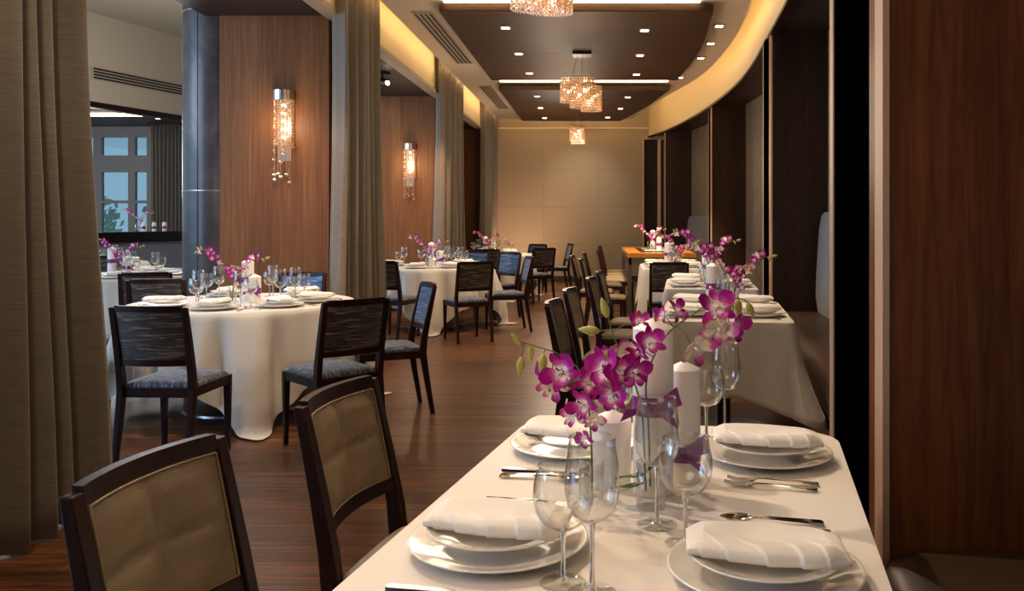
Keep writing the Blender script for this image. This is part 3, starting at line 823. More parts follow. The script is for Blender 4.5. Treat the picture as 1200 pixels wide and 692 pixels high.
# round cloth corners lie where cos(b+45)=... so pass the corner bearing directly
RT = [(T1C, R(-63), 'nearest round table'), (T2C, R(-80), 'second round table'), (T3C, R(-60), 'third round table'),
      ((-5.0,8.9), R(-90), 'side room table beyond the column'), ((-6.95,11.6), R(-60), 'farthest table in the side room')]
for i,(c,co,nm) in enumerate(RT):
    round_table('round pedestal table with steel disc base under cloth, %s' % nm, c)
    round_cloth('white cloth with pointed corners draped over the %s' % nm, c, co, i+1)

def rrect(hx, hy, r, n):
    P = []
    per = 0
    segs = []
    for (cx,cy,a) in ((hx-r,-hy+r,-PI/2),(hx-r,hy-r,0),(-hx+r,hy-r,PI/2),(-hx+r,-hy+r,PI)):
        for k in range(9): w = a+PI/2*k/8; P.append((cx+r*cos(w), cy+r*sin(w), cos(w), sin(w), 1-abs(k-4)/4*.35, 1))
    out = []
    for i,p in enumerate(P):
        out.append(p); q = P[(i+1)%len(P)]
        d = math.hypot(q[0]-p[0], q[1]-p[1])
        if d > .1:
            m = int(d/.025)
            for k in range(1,m):
                f = k/m; e = min(f,1-f)*d
                out.append((p[0]+(q[0]-p[0])*f, p[1]+(q[1]-p[1])*f, p[2], p[3], max(0,1-e/.28)*.65, 0))
    return out
def rect_cloth(label, c, rz, hx, hy, drop=.42, corner=.1, top=.756, seed=1, flare_right=0, mat='cloth', r=.05):
    rnd = random.Random(seed); ph = [rnd.uniform(0,6.28) for _ in range(4)]
    P = rrect(hx, hy, r, 0); N = len(P); vs = []; fs = []
    for s_, dz in ((.98,0),(1,0)):
        for p in P:
            off = -.02 if s_ == .98 else -.003
            vs.append((p[0]+p[2]*off, p[1]+p[3]*off, top-(.0 if s_==.98 else .0015)))
    NR = 14
    for j in range(1,NR+1):
        q = j/NR
        for i,p in enumerate(P):
            d = q*(drop+corner*p[4]); t_ = i/N*2*PI
            w = .010*sin(t_*9+ph[0]+sin(t_*3+ph[1]))+.006*sin(t_*21+ph[2])
            out = .004+.04*d+w*q+.085*p[4]**2*q
            if flare_right and p[2] > .3: out += flare_right*q*q*(.3+.7*p[4])
            vs.append((p[0]+p[2]*out, p[1]+p[3]*out, top-.004-d))
    fs.append(tuple(range(N)))
    for j in range(NR+1):
        for i in range(N):
            l = (i+1)%N; fs.append((j*N+l, j*N+i, (j+1)*N+i, (j+1)*N+l))
    o = MB().add(vs,fs).build('tablecloth', M[mat], loc=(c[0],c[1],0), auto=50)
    o.rotation_euler = (0,0,rz); tag(o, label, 'tablecloth', 'white tablecloths')
    s = o.modifiers.new('thick','SOLIDIFY'); s.thickness = .0015; s.offset = -1
    return o
def rect_table(label, c, rz, hx, hy):
    t = thing('rectangular_table', label, 'table', (c[0],c[1],0), rz, 'rectangular pedestal tables')
    pr = rrect(hx-.008, hy-.008, .115 if hy > .64 else .035, 0); n_ = len(pr)
    MB().add([(p[0],p[1],.715) for p in pr]+[(p[0],p[1],.748) for p in pr], [tuple(range(n_-1,-1,-1)), tuple(range(n_,2*n_))]+[(i,(i+1)%n_,n_+(i+1)%n_,n_+i) for i in range(n_)]).build('tabletop', M['frame'], t)
    MB().box(-.04,.04,-.04,.04,.03,.715).build('pedestal', M['iron'], t)
    MB().lathe([(0,0),(.3,0),(.305,.008),(.3,.022),(.07,.035),(.0,.035)], 48).build('base', M['disc'], t, auto=40)
FT = [((.106,1.76), -math.atan(.19), .43, .65, 'foreground table', .40),
      ((.80,5.4), -math.atan(.13), .385, .62, 'second rectangular table', .42),
      ((1.0,7.62), -math.atan(.1), .39, .6, 'third rectangular table', .42),
      ((.92,10.5), -math.atan(.02), .38, .62, 'fourth white table', .42)]
for i,(c,rz,hx,hy,nm,dr) in enumerate(FT):
    rect_table('rectangular pedestal table under cloth, %s' % nm, c, rz, hx-.006, hy-.006)
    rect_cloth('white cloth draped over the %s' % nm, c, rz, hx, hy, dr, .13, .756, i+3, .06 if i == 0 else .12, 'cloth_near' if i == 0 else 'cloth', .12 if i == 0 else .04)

# wood topped high table
t = thing('wood_table', 'honey wood topped table with grey metal legs and dark inset', 'table', (.9,13.3,0))
MB().box(-.48,.48,-1.4,-1.1,.80,.86).box(-.48,.48,1.1,1.4,.80,.86).box(-.48,-.28,-1.1,1.1,.80,.86).box(.28,.48,-1.1,1.1,.80,.86).build('tabletop', M['wood_top'], t)
MB().box(-.28,.28,-1.1,1.1,.81,.855).build('inset_panel', M['inset'], t)
MB().box(-.46,.46,-1.38,-1.34,.70,.80).box(-.46,.46,1.34,1.38,.70,.80).box(-.46,-.42,-1.34,1.34,.70,.80).box(.42,.46,-1.34,1.34,.70,.80).build('apron', M['table_leg'], t)
for sx in (-1,1):
    for sy in (-1,1): MB().box(sx*.45-.03,sx*.45+.03,sy*1.35-.03,sy*1.35+.03,0,.80).build('leg', M['table_leg'], t, bevel=.003)
tag(MB().box(-.2,.2,-.5,.5,0,.012).build('serving_tray', M['china'], loc=(.9,13.2,.861), bevel=.003), 'long white tray under the flowers on the wood-topped table', 'tray')

# ------------------------------------------------------------------ tableware
def plate(name, r, label):
    p = MB().lathe([(0,.004),(r*.55,.004),(r*.66,.006),(r*.8,.014),(r*.97,.021),(r,.0225),(r*1.003,.0205),(r*.97,.0175),(r*.8,.009),(r*.62,0),(0,0)], 56)
    o = p.build(name, M['china'], smooth=True); tag(o, label, 'plate'); return o
CH = Proto(plate('charger_plate', .156, 'x')); PL = Proto(plate('dinner_plate', .124, 'x'))
def napkin():
    # soft folded cloth: long along y, pleated on its near side, narrower at one end
    def fn(u, v):
        y = (v-.5)*.25; w = .072*(.62+.38*min(1,v*2.2))*(1-.25*max(0,v-.82)/.18)
        sk = .018*(v-.4)
        x = (2*u-1)*w+sk
        e = min(1, 7*min(u,1-u))*min(1, 9*min(v,1-v)); e = math.sqrt(max(0,e))
        ple = ((v*5.5-u*1.6+.25*sin(v*7)+9) % 1.0); uu = 1-u; st = .0042*(1-ple)**1.5*max(0,1-uu*1.9)
        x += .006*(1-ple)*max(0,u-.72)/.28
        h = .009+.014*e+st*e+.004*sin(u*5+v*4)*e
        edge = .0 + .004*sin(v*9)
        return ((x, y, h+edge*0), (x*.97, y*.985, .001))
    o = MB().slab(fn, 0, 40, 90).build('napkin', M['napkin'], smooth=True); tag(o, 'x', 'napkin'); return o
NP = Proto(napkin())
def cut_strip(ws, zs, th=.0022):      # ws: list (y, halfwidth), zs: list of z
    m = MB(); vs = []; fs = []
    for (y,w),z in zip(ws,zs): vs += [(-w,y,z),(w,y,z),(w*.8,y,z+th),(-w*.8,y,z+th)]
    for i in range(len(ws)-1):
        a = 4*i
        for k in range(4): l=(k+1)%4; fs.append((a+k,a+l,a+4+l,a+4+k))
    fs.append((0,3,2,1)); e = 4*(len(ws)-1); fs.append((e,e+1,e+2,e+3)); return m.add(vs,fs)
def cutlery(kind):
    hnd = [(-.1,.0095),(-.096,.0105),(-.06,.007),(-.02,.0045),(.01,.0035),(.03,.0035)]
    hz = [.003,.004,.006,.0075,.009,.008]
    if kind == 'knife':
        m = cut_strip([(-.11,.008),(-.105,.0095),(-.05,.0085),(-.01,.0065),(0,.005)], [.001,.001,.001,.001,.001], .006)
        b = cut_strip([(0,.004),(.012,.0085),(.06,.0095),(.095,.008),(.112,.003),(.115,.001)], [.003]*6, .0012); m.add(b.v,b.f)
    elif kind == 'fork':
        m = cut_strip(hnd+[(.038,.0105),(.05,.012)], hz+[.005,.004], .002)
        for k in range(4):
            x = -.0095+.0063*k; s_ = cut_strip([(.05,.0022),(.075,.0018),(.095,.0008)], [.004,.004,.009], .0016); s_.v = [(a+x,b,c) for a,b,c in s_.v]; m.add(s_.v,s_.f)
    else:
        m = cut_strip(hnd, hz, .002)
        def bowl(u,v):
            a = u*2*PI; rr = v; yy = .03+.03+ .032*cos(a)*rr; xx = .0195*sin(a)*rr*(1-.15*cos(a)); return (xx, yy, .002+.008*rr*rr)
        m.grid(bowl, 20, 6)
    o = m.build('dinner_'+kind if kind != 'spoon' else 'soup_spoon', M['silver'], auto=40)
    if kind == 'spoon': s_ = o.modifiers.new('t','SOLIDIFY'); s_.thickness = .0012
    tag(o, 'x', kind); return o
CU = {k: Proto(cutlery(k)) for k in ('knife','fork','spoon')}
def wineglass(name, prof, stem_h, label, n=40):
    t = thing(name, label, 'wine glass')
    MB().lathe(prof, n).build('bowl', M['glass'], t, smooth=True)
    z = stem_h
    MB().lathe([(0,z+.004),(.006,z+.002),(.0055,z-.006),(.0036,z-.02),(.0034,z*.5),(.0040,.014),(.009,.006),(.0,.002)], 16).build('stem', M['solid_glass'], t, smooth=True)
    MB().lathe([(0,.0),(.036,.0),(.0375,.0012),(.036,.0022),(.014,.0045),(.006,.010)], 40).build('foot', M['glass'], t, smooth=True)
    return t
tall = [(.003,.108),(.016,.112),(.030,.122),(.039,.138),(.0425,.158),(.0425,.180),(.040,.205),(.0365,.232),(.0358,.240),(.0350,.240),(.0392,.205),(.0416,.180),(.0416,.158),(.038,.139),(.0292,.1235),(.0155,.1135),(.003,.110)]
ball = [(.003,.085),(.018,.088),(.034,.098),(.044,.115),(.048,.135),(.047,.155),(.0425,.178),(.0400,.188),(.0392,.188),(.0418,.178),(.0461,.155),(.0471,.135),(.0432,.116),(.0333,.0995),(.0175,.0895),(.003,.087)]
TG = Proto(wineglass('wine_glass', tall, .108, 'x')); BG = Proto(wineglass('balloon_wine_glass', ball, .085, 'x'))

def setting(c, rz, nm, full=2, z=.757, tg=None, bg=None, flip=False, kx=.208):
    """place setting; local y points from the diner to the table middle"""
    cs, sn = cos(rz), sin(rz)
    def P(x,y,zz=0): return (c[0]+x*cs-y*sn, c[1]+x*sn+y*cs, z+zz)
    CH.put(P(0,0), rz, 'large white charger plate, %s' % nm, 'charger plates')
    PL.put(P(0,0,.0225), rz, 'smaller white plate stacked on the charger, %s' % nm, 'dinner plates')
    NP.put(P(.0,.0,.0455), rz+(PI if flip else 0)+R(random.Random(nm).uniform(-7,7)), 'folded white napkin on the plates, %s' % nm, 'folded napkins')
    if full >= 1:
        CU['fork'].put(P(-.195,-.01), rz, 'silver fork lying left of the plates, %s' % nm, 'forks')
        CU['knife'].put(P(.195 if full < 2 else kx,-.01), rz, 'silver knife lying right of the plates, %s' % nm, 'knives')
    if full >= 2:
        CU['fork'].put(P(-.232,-.005), rz-R(3), 'silver outer fork farther from the plates, %s' % nm, 'forks')
        CU['spoon'].put(P(.25,-.01), rz+R(3), 'silver soup spoon beside the knife, %s' % nm, 'spoons')
    if tg is None: tg = P(.10,.19)
    if bg is None: bg = P(.18,.155)
    TG.put((tg[0],tg[1],z), 0, 'tall clear wine glass, %s' % nm, 'tall wine glasses')
    BG.put((bg[0],bg[1],z), 0, 'rounded clear balloon glass, %s' % nm, 'balloon glasses')

fr_ = FT[0][1]
setting((-.172,1.49), fr_-PI/2, 'near left setting of the foreground table', 2, tg=(-.008,1.31), bg=(-.054,1.345), kx=.193)
setting((-.06,2.13), fr_-PI/2, 'far left setting of the foreground table', 2, tg=(.115,2.17), bg=(.05,2.22))
setting((.268,1.37), fr_+PI/2, 'near right setting of the foreground table', 2, tg=(.112,1.60), bg=(.156,1.51), flip=True)
setting((.405,2.05), fr_+PI/2, 'far right setting of the foreground table', 2, tg=(.345,2.31), bg=(.285,2.23), flip=True)

def rect_settings(T, nm):
    (cx,cy), rz, hx, hy = T[0], T[1], T[2], T[3]
    for sx,sn_ in ((-1,'left'),(1,'right')):
        for sy,fn_ in ((-1,'near'),(1,'far')):
            lx, ly = sx*(hx-.18), sy*.31
            x = cx+lx*cos(rz)-ly*sin(rz); y = cy+lx*sin(rz)+ly*cos(rz)
            setting((x,y), rz-sx*(-1)*(-1)*PI/2*(-1)*(-1) if False else (rz-PI/2 if sx < 0 else rz+PI/2), '%s %s setting of the %s' % (fn_, sn_, nm), 1)
rect_settings(FT[1], 'second rectangular table'); rect_settings(FT[2], 'third rectangular table'); rect_settings(FT[3], 'fourth white table')
def round_settings(c, angs, nm, full, r=.52):
    for a, w in angs:
        x = c[0]+r*cos(R(a)); y = c[1]+r*sin(R(a)); setting((x,y), R(a)+PI/2, '%s of the %s' % (w, nm), full, z=.747)
A6 = [(-88,'front place'),(-42,'front right place'),(-2,'right hand place'),(60,'back right place'),(125,'back left place'),(-140,'front left place')]
round_settings(T1C, A6, 'nearest round table', 1)
round_settings(T2C, [(-100,'front left place'),(-55,'front right place'),(-12,'right hand place'),(50,'back right place'),(95,'back place'),(170,'left hand place')], 'second round table', 1)
round_settings(T3C, [(-90,'front place'),(-35,'right hand place'),(50,'back right place'),(110,'back place')], 'third round table', 0)
round_settings((-5.0,8.9), [(-65,'front right place'),(-120,'front left place'),(10,'right hand place'),(80,'back place')], 'side room table', 0)
round_settings((-6.95,11.6), [(-60,'front right place'),(-120,'front left place'),(20,'right hand place')], 'farthest side room table', 0)

# ------------------------------------------------------------------ candles and orchids
def candle(name, h, r, ribbon_z, label):
    t = thing(name, label, 'candle')
    n = 32; a = h*1.0
    MB().lathe([(0,0),(r*.98,0),(r,.004),(r,h-r*.5),(r*.97,h-r*.46),(.0,h)], n).build('wax_body', M['wax'], t, auto=35)
    MB().tube([(0,0,h-.004),(.001,0,h+.012)], .0014, 6).build('wick', M['wick'], t)
    if ribbon_z:
        z0, z1 = ribbon_z
        m = MB().lathe([(r+.0012,z0),(r+.002,(z0+z1)/2),(r+.0012,z1)], n)
        # knot and two pointed tails
        zc = (z0+z1)/2
        m.ball((-r*.35,-r-.006,zc), (.012,.009,.012), 10, 8)
        for s,(dx,dz) in ((1,(.06,.034)),(1,(.055,-.03)),(-1,(.045,-.012))):
            b = (-r*.35,-r-.006,zc)
            m.add([b,(b[0]+s*dx,b[1]-.004,zc+dz+.012),(b[0]+s*(dx+.012),b[1]+.006,zc+dz-.028*(1 if dz>0 else .6)),(b[0]+s*.02,b[1]+.004,zc-.012)], [(0,1,2,3)])
        m.build('ribbon', M['ribbon'], t, smooth=True)
    return t
random.seed(3)
def petal(m, L, W, ang, lift, cup, mi, base=.004, twist=0):
    st = len(m.v)
    def fn(u,v):
        w = W*max(0,sin(PI*min(1,v**1.0*.985+.012)))**.62*(.55+.45*min(1,v*1.6)); x = (2*u-1)*w
        z = lift*v*v*L*1.0+cup*(x/W)**2*W-.3*L*max(0,v-.75)**2*3+.03*L*sin(v*9+u*5)
        return (x, base+v*L, z)
    m.grid(fn, 6, 9, mi); m.xf(Matrix.Rotation(ang,4,'Z')@Matrix.Rotation(twist,4,'Y'), st)
def flower_mesh(s=1.0, pale=False, seed=0):
    rnd = random.Random(seed); m = MB()
    for a in (0,125,-125): petal(m, .033*s, .0088*s, R(a+rnd.uniform(-8,8)), rnd.uniform(-.35,.6), .3, 0)
    for a in (62,-62): petal(m, .033*s, .0172*s, R(a+rnd.uniform(-6,6)), rnd.uniform(-.1,.8), .35, 0, twist=R(rnd.uniform(-28,28)))
    petal(m, .024*s, .011*s, R(180), .9, 1.1, 1)
    m.ball((0,0,.004*s), (.0035*s,.0035*s,.007*s), 8, 6, 1)
    st = len(m.v); m.tube([(0,0,-.001),(0,-.004,-.012*s),(0,-.003,-.02*s)], .0016, 6, 2)
    me = bpy.data.meshes.new('orchid_flower'); me.from_pydata(m.v,[],m.f)
    for x in ((M['petal_pale'] if pale else M['petal']), M['lip'], M['stem']): me.materials.append(x)
    me.polygons.foreach_set('material_index', m.m); me.polygons.foreach_set('use_smooth', [True]*len(m.f)); me.update(); return me
FM = [flower_mesh(1,False,1), flower_mesh(1.05,False,2), flower_mesh(.95,True,3), flower_mesh(1,False,4)]
bm_ = MB(); bm_.lathe([(0,0),(.003,.001),(.0068,.008),(.0075,.015),(.005,.026),(.0015,.034),(0,.035)], 12)
BME = bpy.data.meshes.new('bud'); BME.from_pydata(bm_.v,[],bm_.f); BME.materials.append(M['bud']); BME.polygons.foreach_set('use_smooth',[True]*len(bm_.f))
def bez(P, n):
    out = []
    for i in range(len(P)-1):
        p1,p2 = Vector(P[i]),Vector(P[i+1]); p0 = Vector(P[i-1]) if i else p1*2-p2; p3 = Vector(P[i+2]) if i+2 < len(P) else p2*2-p1
        for k in range(n):
            t = k/n; out.append(.5*((2*p1)+(-p0+p2)*t+(2*p0-5*p1+4*p2-p3)*t*t+(-p0+3*p1-3*p2+p3)*t**3))
    out.append(Vector(P[-1])); return out
def look(d, up=(0,0,1)):
    return Vector(d).normalized().to_track_quat('Z','Y').to_euler()
def spray(label, base, ctrl, flowers, buds, leaves=0, group='orchid sprays', sc=1.0, r=.0022):
    """ctrl, flowers and buds are offsets from base"""
    t = thing('orchid_spray', label, 'orchid', base, 0, group)
    pts = bez(ctrl, 8); st = MB().tube(pts, [r*(1-.5*i/len(pts)) for i in range(len(pts))], 7)
    for (p,d,s_,k) in flowers:
        q = min(pts, key=lambda a: (a-Vector(p)).length)
        if (q-Vector(p)).length > .008: st.tube([q, (q+Vector(p))/2+Vector((0,0,.004)), Vector(p)-Vector(d).normalized()*.016*s_], .0011, 5)
    for (p,d,s_) in buds:
        q = min(pts, key=lambda a: (a-Vector(p)).length)
        if (q-Vector(p)).length > .004: st.tube([q, Vector(p)], .001, 5)
    st.build('stem', M['stem'], t, smooth=True)
    for (p,d,s_,k) in flowers:
        o = bpy.data.objects.new('flower', FM[k%4]); COL.objects.link(o); o.parent = t; o.location = p; o.scale = (s_,)*3
        e = look(d); o.rotation_mode = 'XYZ'; o.rotation_euler = e
        o.rotation_euler.rotate_axis('Z', random.Random(int(p[0]*9e3)+k).uniform(-.6,.6))
    for (p,d,s_) in buds:
        o = bpy.data.objects.new('bud', BME); COL.objects.link(o); o.parent = t; o.location = p; o.scale = (s_,)*3; o.rotation_euler = look(d)
    for k in range(leaves):
        m = MB(); petal(m, .07, .012, 0, .3, .4, 0)
        o = m.build('leaf', M['leaf'], t, smooth=True, loc=tuple(pts[2+k*2])); o.rotation_euler = (R(-30+60*k), 0, R(70+150*k))
    return t
def P3(px, py, Y): return Vector(((px-700)/1000*Y, Y, EYE-(py-257)/1000*Y))
# foreground centrepiece
C1 = candle('pillar_candle', .366, .043, (.165,.205), 'tallest white pillar candle with purple ribbon on the foreground table'); C1.location = (.118,1.80,.757)
C2 = candle('pillar_candle', .262, .0375, (.045,.085), 'middle height white candle with purple ribbon, right of the tallest foreground candle'); C2.location = (.190,1.885,.757); C2.rotation_euler = (0,0,R(-10))
C3 = candle('pillar_candle', .165, .043, None, 'short plain white pillar candle on the foreground table'); C3.location = (.030,1.84,.757)
def vase(label, loc, r=.026, h=.075):
    t = thing('glass_vase', label, 'vase', loc, 0, 'small clear glass vases')
    MB().lathe([(0,.003),(r-.002,.003),(r-.0018,.008),(r-.0018,h),(r,h),(r,0),(0,0)], 28).build('glass_body', M['glass'], t, smooth=True)
    MB().lathe([(0,.004),(r-.003,.004),(r-.003,h*.7),(0,h*.7)], 24).build('water', M['glass'], t, smooth=True)
    return t
vase('small clear vase holding the left orchid spray on the foreground table', (-.012,1.755,.757))
vase('small clear vase holding the right orchid spray on the foreground table', (.107,1.705,.757), .03, .09)
def fsp(label, base, ctrl, fl, bu, lv=0):
    b = Vector(base)
    F = [(P3(x,y,Y)-b, d, s_, k) for (x,y,Y,d,s_,k) in fl]; B = [(P3(x,y,Y)-b, d, s_) for (x,y,Y,d,s_) in bu]
    return spray(label, base, [P3(*c)-b for c in ctrl], F, B, lv)
fsp('orchid spray arching left over the foreground table, hanging buds at its tip', (-.012,1.755,.765),
    [(694,565,1.755),(693,520,1.76),(689,470,1.76),(680,435,1.74),(655,415,1.72),(630,406,1.72),(610,400,1.72)],
    [(658,436,1.68,(-.3,-1,.1),1.15,0),(640,441,1.72,(-1,-.6,-.2),.95,1),(650,452,1.70,(-.2,-1,-.6),1.0,2),(690,449,1.72,(.3,-1,.3),.95,3),
     (683,474,1.70,(-.5,-1,0),.95,0),(697,492,1.72,(.1,-1,-.3),.7,2),(685,514,1.74,(-.4,-1,-.2),.6,1),(673,487,1.72,(-.7,-1,.1),.8,2)],
    [(611,404,1.72,(-.4,-.2,.5),.95),(611,418,1.72,(-.1,0,-1),1.15),(637,414,1.71,(-.1,0,-1),1.3),(622,405,1.72,(0,0,-1),.9)], 0)
fsp('orchid spray leaning against the tallest candle and arching right', (.107,1.705,.765),
    [(762,570,1.705),(760,500,1.71),(757,450,1.71),(766,418,1.70),(783,390,1.71),(812,368,1.72),(840,352,1.74),(868,350,1.76),(880,358,1.76)],
    [(762,401,1.66,(.2,-1,.3),.85,1),(749,412,1.66,(-.9,-.8,-.2),.75,0),(794,364,1.70,(.8,-.7,.3),.72,3),(776,369,1.69,(-.9,-.6,.3),.58,0),(815,408,1.69,(.5,-1,-.4),1.1,2),
     (840,360,1.70,(.1,-1,.4),1.15,3),(842,385,1.70,(0,-1,-.3),1.1,2),(860,383,1.72,(.7,-1,-.3),.95,0)],
    [(864,350,1.75,(.1,0,-1),1.2),(876,354,1.76,(.4,0,-1),1.0),(857,352,1.74,(-.4,0,-.8),.9)], 1)
fsp('dense orchid spray in front of the short candle with upright buds', (.09,1.69,.765),
    [(757,575,1.69),(755,530,1.69),(752,480,1.69),(742,445,1.68),(728,415,1.68),(716,385,1.69),(712,365,1.69)],
    [(718,462,1.66,(-.4,-1,-.1),1.0,0),(708,432,1.66,(-.6,-1,.2),1.15,1),(730,437,1.65,(.1,-1,.2),1.1,3),(744,436,1.65,(.6,-1,.1),.92,0),(722,448,1.66,(-.1,-1,-.4),1.0,2),
     (714,421,1.67,(-.8,-.8,.5),.75,1),(735,414,1.67,(.5,-1,.4),.85,2),(749,376,1.69,(.2,-.8,.9),.6,0)],
    [(712,372,1.69,(-.3,0,1),1.2),(703,388,1.69,(-1,0,.1),1.25),(713,408,1.68,(-.3,0,-1),1.1)], 2)

# centrepieces of the other tables
cA = Proto(candle('pillar_candle', .30, .042, (.13,.17), 'x')); cB = Proto(candle('pillar_candle', .20, .042, (.06,.10), 'x'))
def rspray(seed, h, lean_, n, nb):
    rnd = random.Random(seed); lx, ly = lean_
    ctrl = [(0,0,0),(lx*.1,ly*.1,h*.45),(lx*.4,ly*.4,h*.85),(lx*.75,ly*.75,h*1.0),(lx,ly,h*.98)]
    pts = bez(ctrl, 8); fl = []; bu = []
    for k in range(n):
        p = pts[int(len(pts)*(.34+.5*k/n))]+Vector((rnd.uniform(-.03,.03),rnd.uniform(-.03,.03),rnd.uniform(-.02,.02)))
        fl.append((p, (rnd.uniform(-.8,.8),-1,rnd.uniform(-.4,.5)), rnd.uniform(.6,.85), rnd.choice((0,1,2,2,3))))
    for k in range(nb):
        p = pts[-1-k*2]+Vector((rnd.uniform(-.01,.01),0,.004)); bu.append((p, (lx,ly,rnd.uniform(-.6,.6)), .9))
    return ctrl, fl, bu
sprays = []
for sd,(h,l,n,nb) in enumerate([(.36,(-.22,-.03),10,3),(.30,(.24,.02),10,3),(.24,(.05,-.06),10,1)]):
    sprays.append(Proto(spray('x', (0,0,0), *rspray(sd+20,h,l,n,nb), leaves=1, r=.003)))
vs_p = Proto(vase('x', (0,0,0), .032, .11))
def centre(c, rz, nm, z, s=1.0, sp=3, spread=1.0):
    cs, sn = cos(rz), sin(rz)
    def P(x,y): return (c[0]+x*cs-y*sn, c[1]+x*sn+y*cs, z)
    cA.put(P(.0,.07*spread), rz, 'tall white candle with purple ribbon, centre of the %s' % nm, 'pillar candles with ribbons')
    cB.put(P(.09,-.03), rz, 'shorter white candle with purple ribbon, centre of the %s' % nm, 'pillar candles with ribbons')
    vs_p.put(P(-.06,-.06), rz, 'clear glass vase of orchids in the middle of the %s' % nm, 'small clear glass vases')
    words = ['tall magenta orchid spray arching left over the %s','magenta orchid spray leaning right over the %s','short dense orchid spray low in the middle of the %s']
    for k in range(sp):
        sprays[k].put((P(-.06,-.06)[0]+.006*k-.006, P(-.06,-.06)[1], z+.006), 0, words[k] % nm, 'orchid sprays', scale=s)
centre(T1C, 0, 'nearest round table', .747, 1.0)
centre(T2C, .3, 'second round table', .747, 1.0)
centre(T3C, .8, 'third round table', .747, 1.0)
centre((-5.0,8.9), 1.4, 'side room table', .747)
centre((-6.95,11.6), .5, 'farthest side room table', .747)
centre(FT[1][0], 1.3, 'second rectangular table', .757, 1.1)
centre(FT[2][0], .2, 'third rectangular table', .757, 1.25)
centre(FT[3][0], 2.2, 'fourth white table', .757, 1.0)
centre((.85,13.0), 0, 'wood-topped table', .874, 1.0)
# candles and orchids on the side ledge
yl = 14.2; zl = 1.13
for k in range(3):
    y = yl-.05+.22*k
    cB.put((obl(y)-.07,y,zl), 0, ['first','second','third'][k]+' candle from the left on the dark ledge in the side room', 'pillar candles with ribbons', scale=.8)
vs_p.put((obl(14.0)-.05,14.0,zl), 0, 'clear vase standing on the dark ledge in the side room', 'small clear glass vases')
sprays[0].put((obl(14.0)-.05,14.0,zl+.005), 0, 'orchid spray arching left from the dark ledge in the side room', 'orchid sprays')
sprays[1].put((obl(14.0)-.04,14.0,zl+.005), 0, 'orchid spray leaning right on the dark ledge in the side room', 'orchid sprays')

# ------------------------------------------------------------------ light
W = bpy.data.worlds.new('world'); S.world = W; W.use_nodes = True
bg = W.node_tree.nodes['Background']; bg.inputs[0].default_value = (.42,.58,.75,1); bg.inputs[1].default_value = 1.3
def area(loc, target, size, sizey, power, col):
    l = bpy.data.lights.new('area','AREA'); l.shape = 'RECTANGLE'; l.size = size; l.size_y = sizey; l.energy = power; l.color = col
    o = bpy.data.objects.new('area_lamp', l); COL.objects.link(o); o.location = loc
    o.rotation_euler = (Vector(target)-Vector(loc)).to_track_quat('-Z','Y').to_euler(); return o
area((-10.6,2.5,2.6), (-3,6,1), 8, 3.5, 700, (.45,.65,1))          # dusk daylight through the left glazing
WARM = (1,.80,.60)
for (x,y,p) in ((-.94,8.74,70),(.49,8.86,70),(-.93,10.1,60),(.51,10.2,60),(-.91,11.45,60),(.53,11.55,60),(-.96,13.6,60),(.49,13.7,60),(-1.0,15,60),(.41,15.1,60),(-1.02,16.5,60),(.2,16.4,60),(1.3,9.1,40),(1.33,10,40),(1.32,10.9,40)):
    spot((x,y,3.27), (x,y,0), p*1.0, 75, .8, WARM)
def glow(loc, p, col=WARM, rad=.5):
    l = bpy.data.lights.new('fill','POINT'); l.energy = p; l.color = col; l.shadow_soft_size = rad
    o = bpy.data.objects.new('fill_lamp', l); COL.objects.link(o); o.location = loc
for (x,y,z,p) in ((-.5,.5,2.0,25),(-1.0,3.9,2.2,22),(-.4,7.6,2.2,34),(-.4,11.2,2.2,38),(-.6,15.2,2.2,44)):
    glow((x,y,z), p)
glow((-5.2,6.5,2.6), 60, (.75,.85,1)); glow((-9,14.5,2.2), 90, (.8,.88,1)); glow((-5.6,10.6,2.2), 60, (.85,.92,1))
glow((-4.9,10.5,3.6), 115, (1,.92,.8)); glow((-12,18.5,2.2), 60, (.85,.9,1))
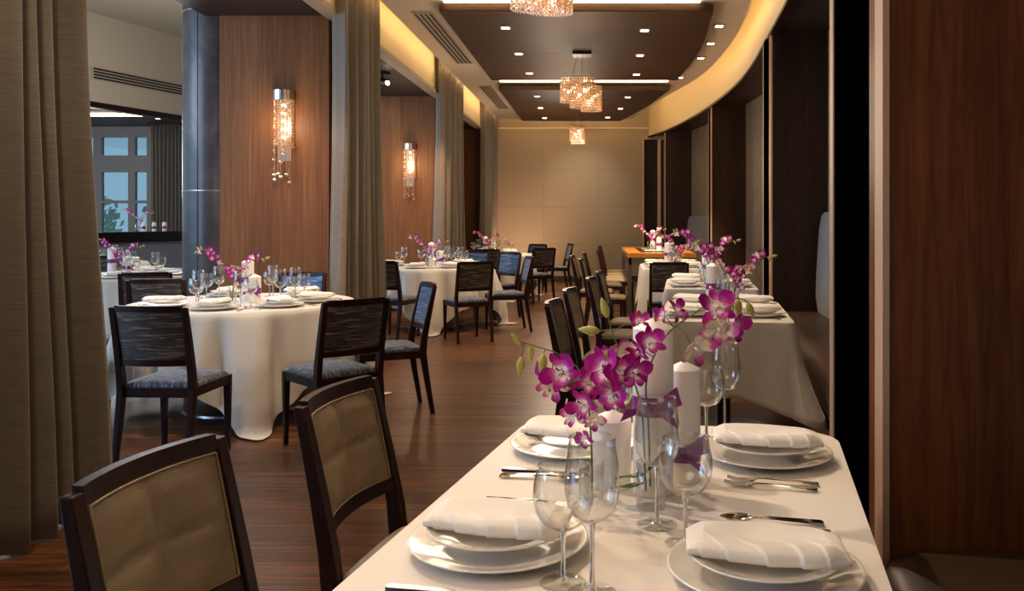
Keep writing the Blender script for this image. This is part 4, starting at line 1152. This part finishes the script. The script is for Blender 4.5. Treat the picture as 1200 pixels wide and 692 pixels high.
for y in (2.4, 6.0): glow((-2.9,y,1.7), 8, (.6,.75,1), .4)
# table lamps from the near ceiling
spot((-1.3,2.6,3.36), (.1,1.75,.75), 290, 46, .7, WARM, .04)
spot((.1,4.6,3.27), (.2,1.9,.75), 120, 55, .8, WARM, .05)
spot((-.9,3.6,3.27), (-.8,2.0,.8), 90, 60, .8, WARM)
spot((-2.05,5.3,3.36), (-2.5,6.05,.75), 170, 60, .8, (1,.86,.72))
spot((-1.9,6.6,3.3), (-2.5,6.1,.75), 90, 60, .8, WARM)
spot((-1.4,10.2,3.27), (-2.05,10.7,.75), 150, 50, .8, WARM)
spot((-1.3,14.0,3.27), (-1.86,14.5,.75), 150, 55, .8, WARM)
spot((.6,5.3,3.27), (.8,5.5,.75), 170, 50, .8, WARM)
spot((.7,7.4,3.27), (1.0,7.6,.75), 140, 50, .8, WARM)
spot((.5,9.3,3.27), (.92,10.5,.75), 110, 50, .8, WARM)
spot((.6,11.9,3.27), (.9,12.9,.8), 700, 55, .7, (1,.78,.5))
# wall washing
spot((-2.0,5.6,2.9), (-2.6,7.5,.8), 130, 60, .9, (1,.6,.36))
spot((-2.0,10.8,2.9), (-2.6,12.4,.8), 120, 60, .9, (1,.6,.36))
spot((-1.7,16.6,.4), (-1.7,18.3,1.3), 110, 110, 1, (1,.58,.35), .2)
spot((-.3,16.8,3.27), (-.3,18.3,1.6), 70, 80, 1, WARM, .1)
spot((.5,.4,3.2), (1.2,2.25,1.5), 380, 60, .9, (1,.75,.5), .1)
spot((-.8,7.0,3.2), (1.6,8.1,1.6), 80, 50, .9, WARM, .1)
spot((.9,9.2,3.2), (2.4,10.2,1.9), 120, 70, .9, WARM, .1)
spot((-1.6,1.9,3.3), (-2.34,3.3,1.2), 70, 70, .9, (1,.8,.6), .1)
S.view_settings.view_transform = 'Standard'
S.view_settings.exposure = .25
S.cycles.use_denoising = True
S.cycles.max_bounces = 10; S.cycles.transparent_max_bounces = 24; S.cycles.sample_clamp_indirect = 4
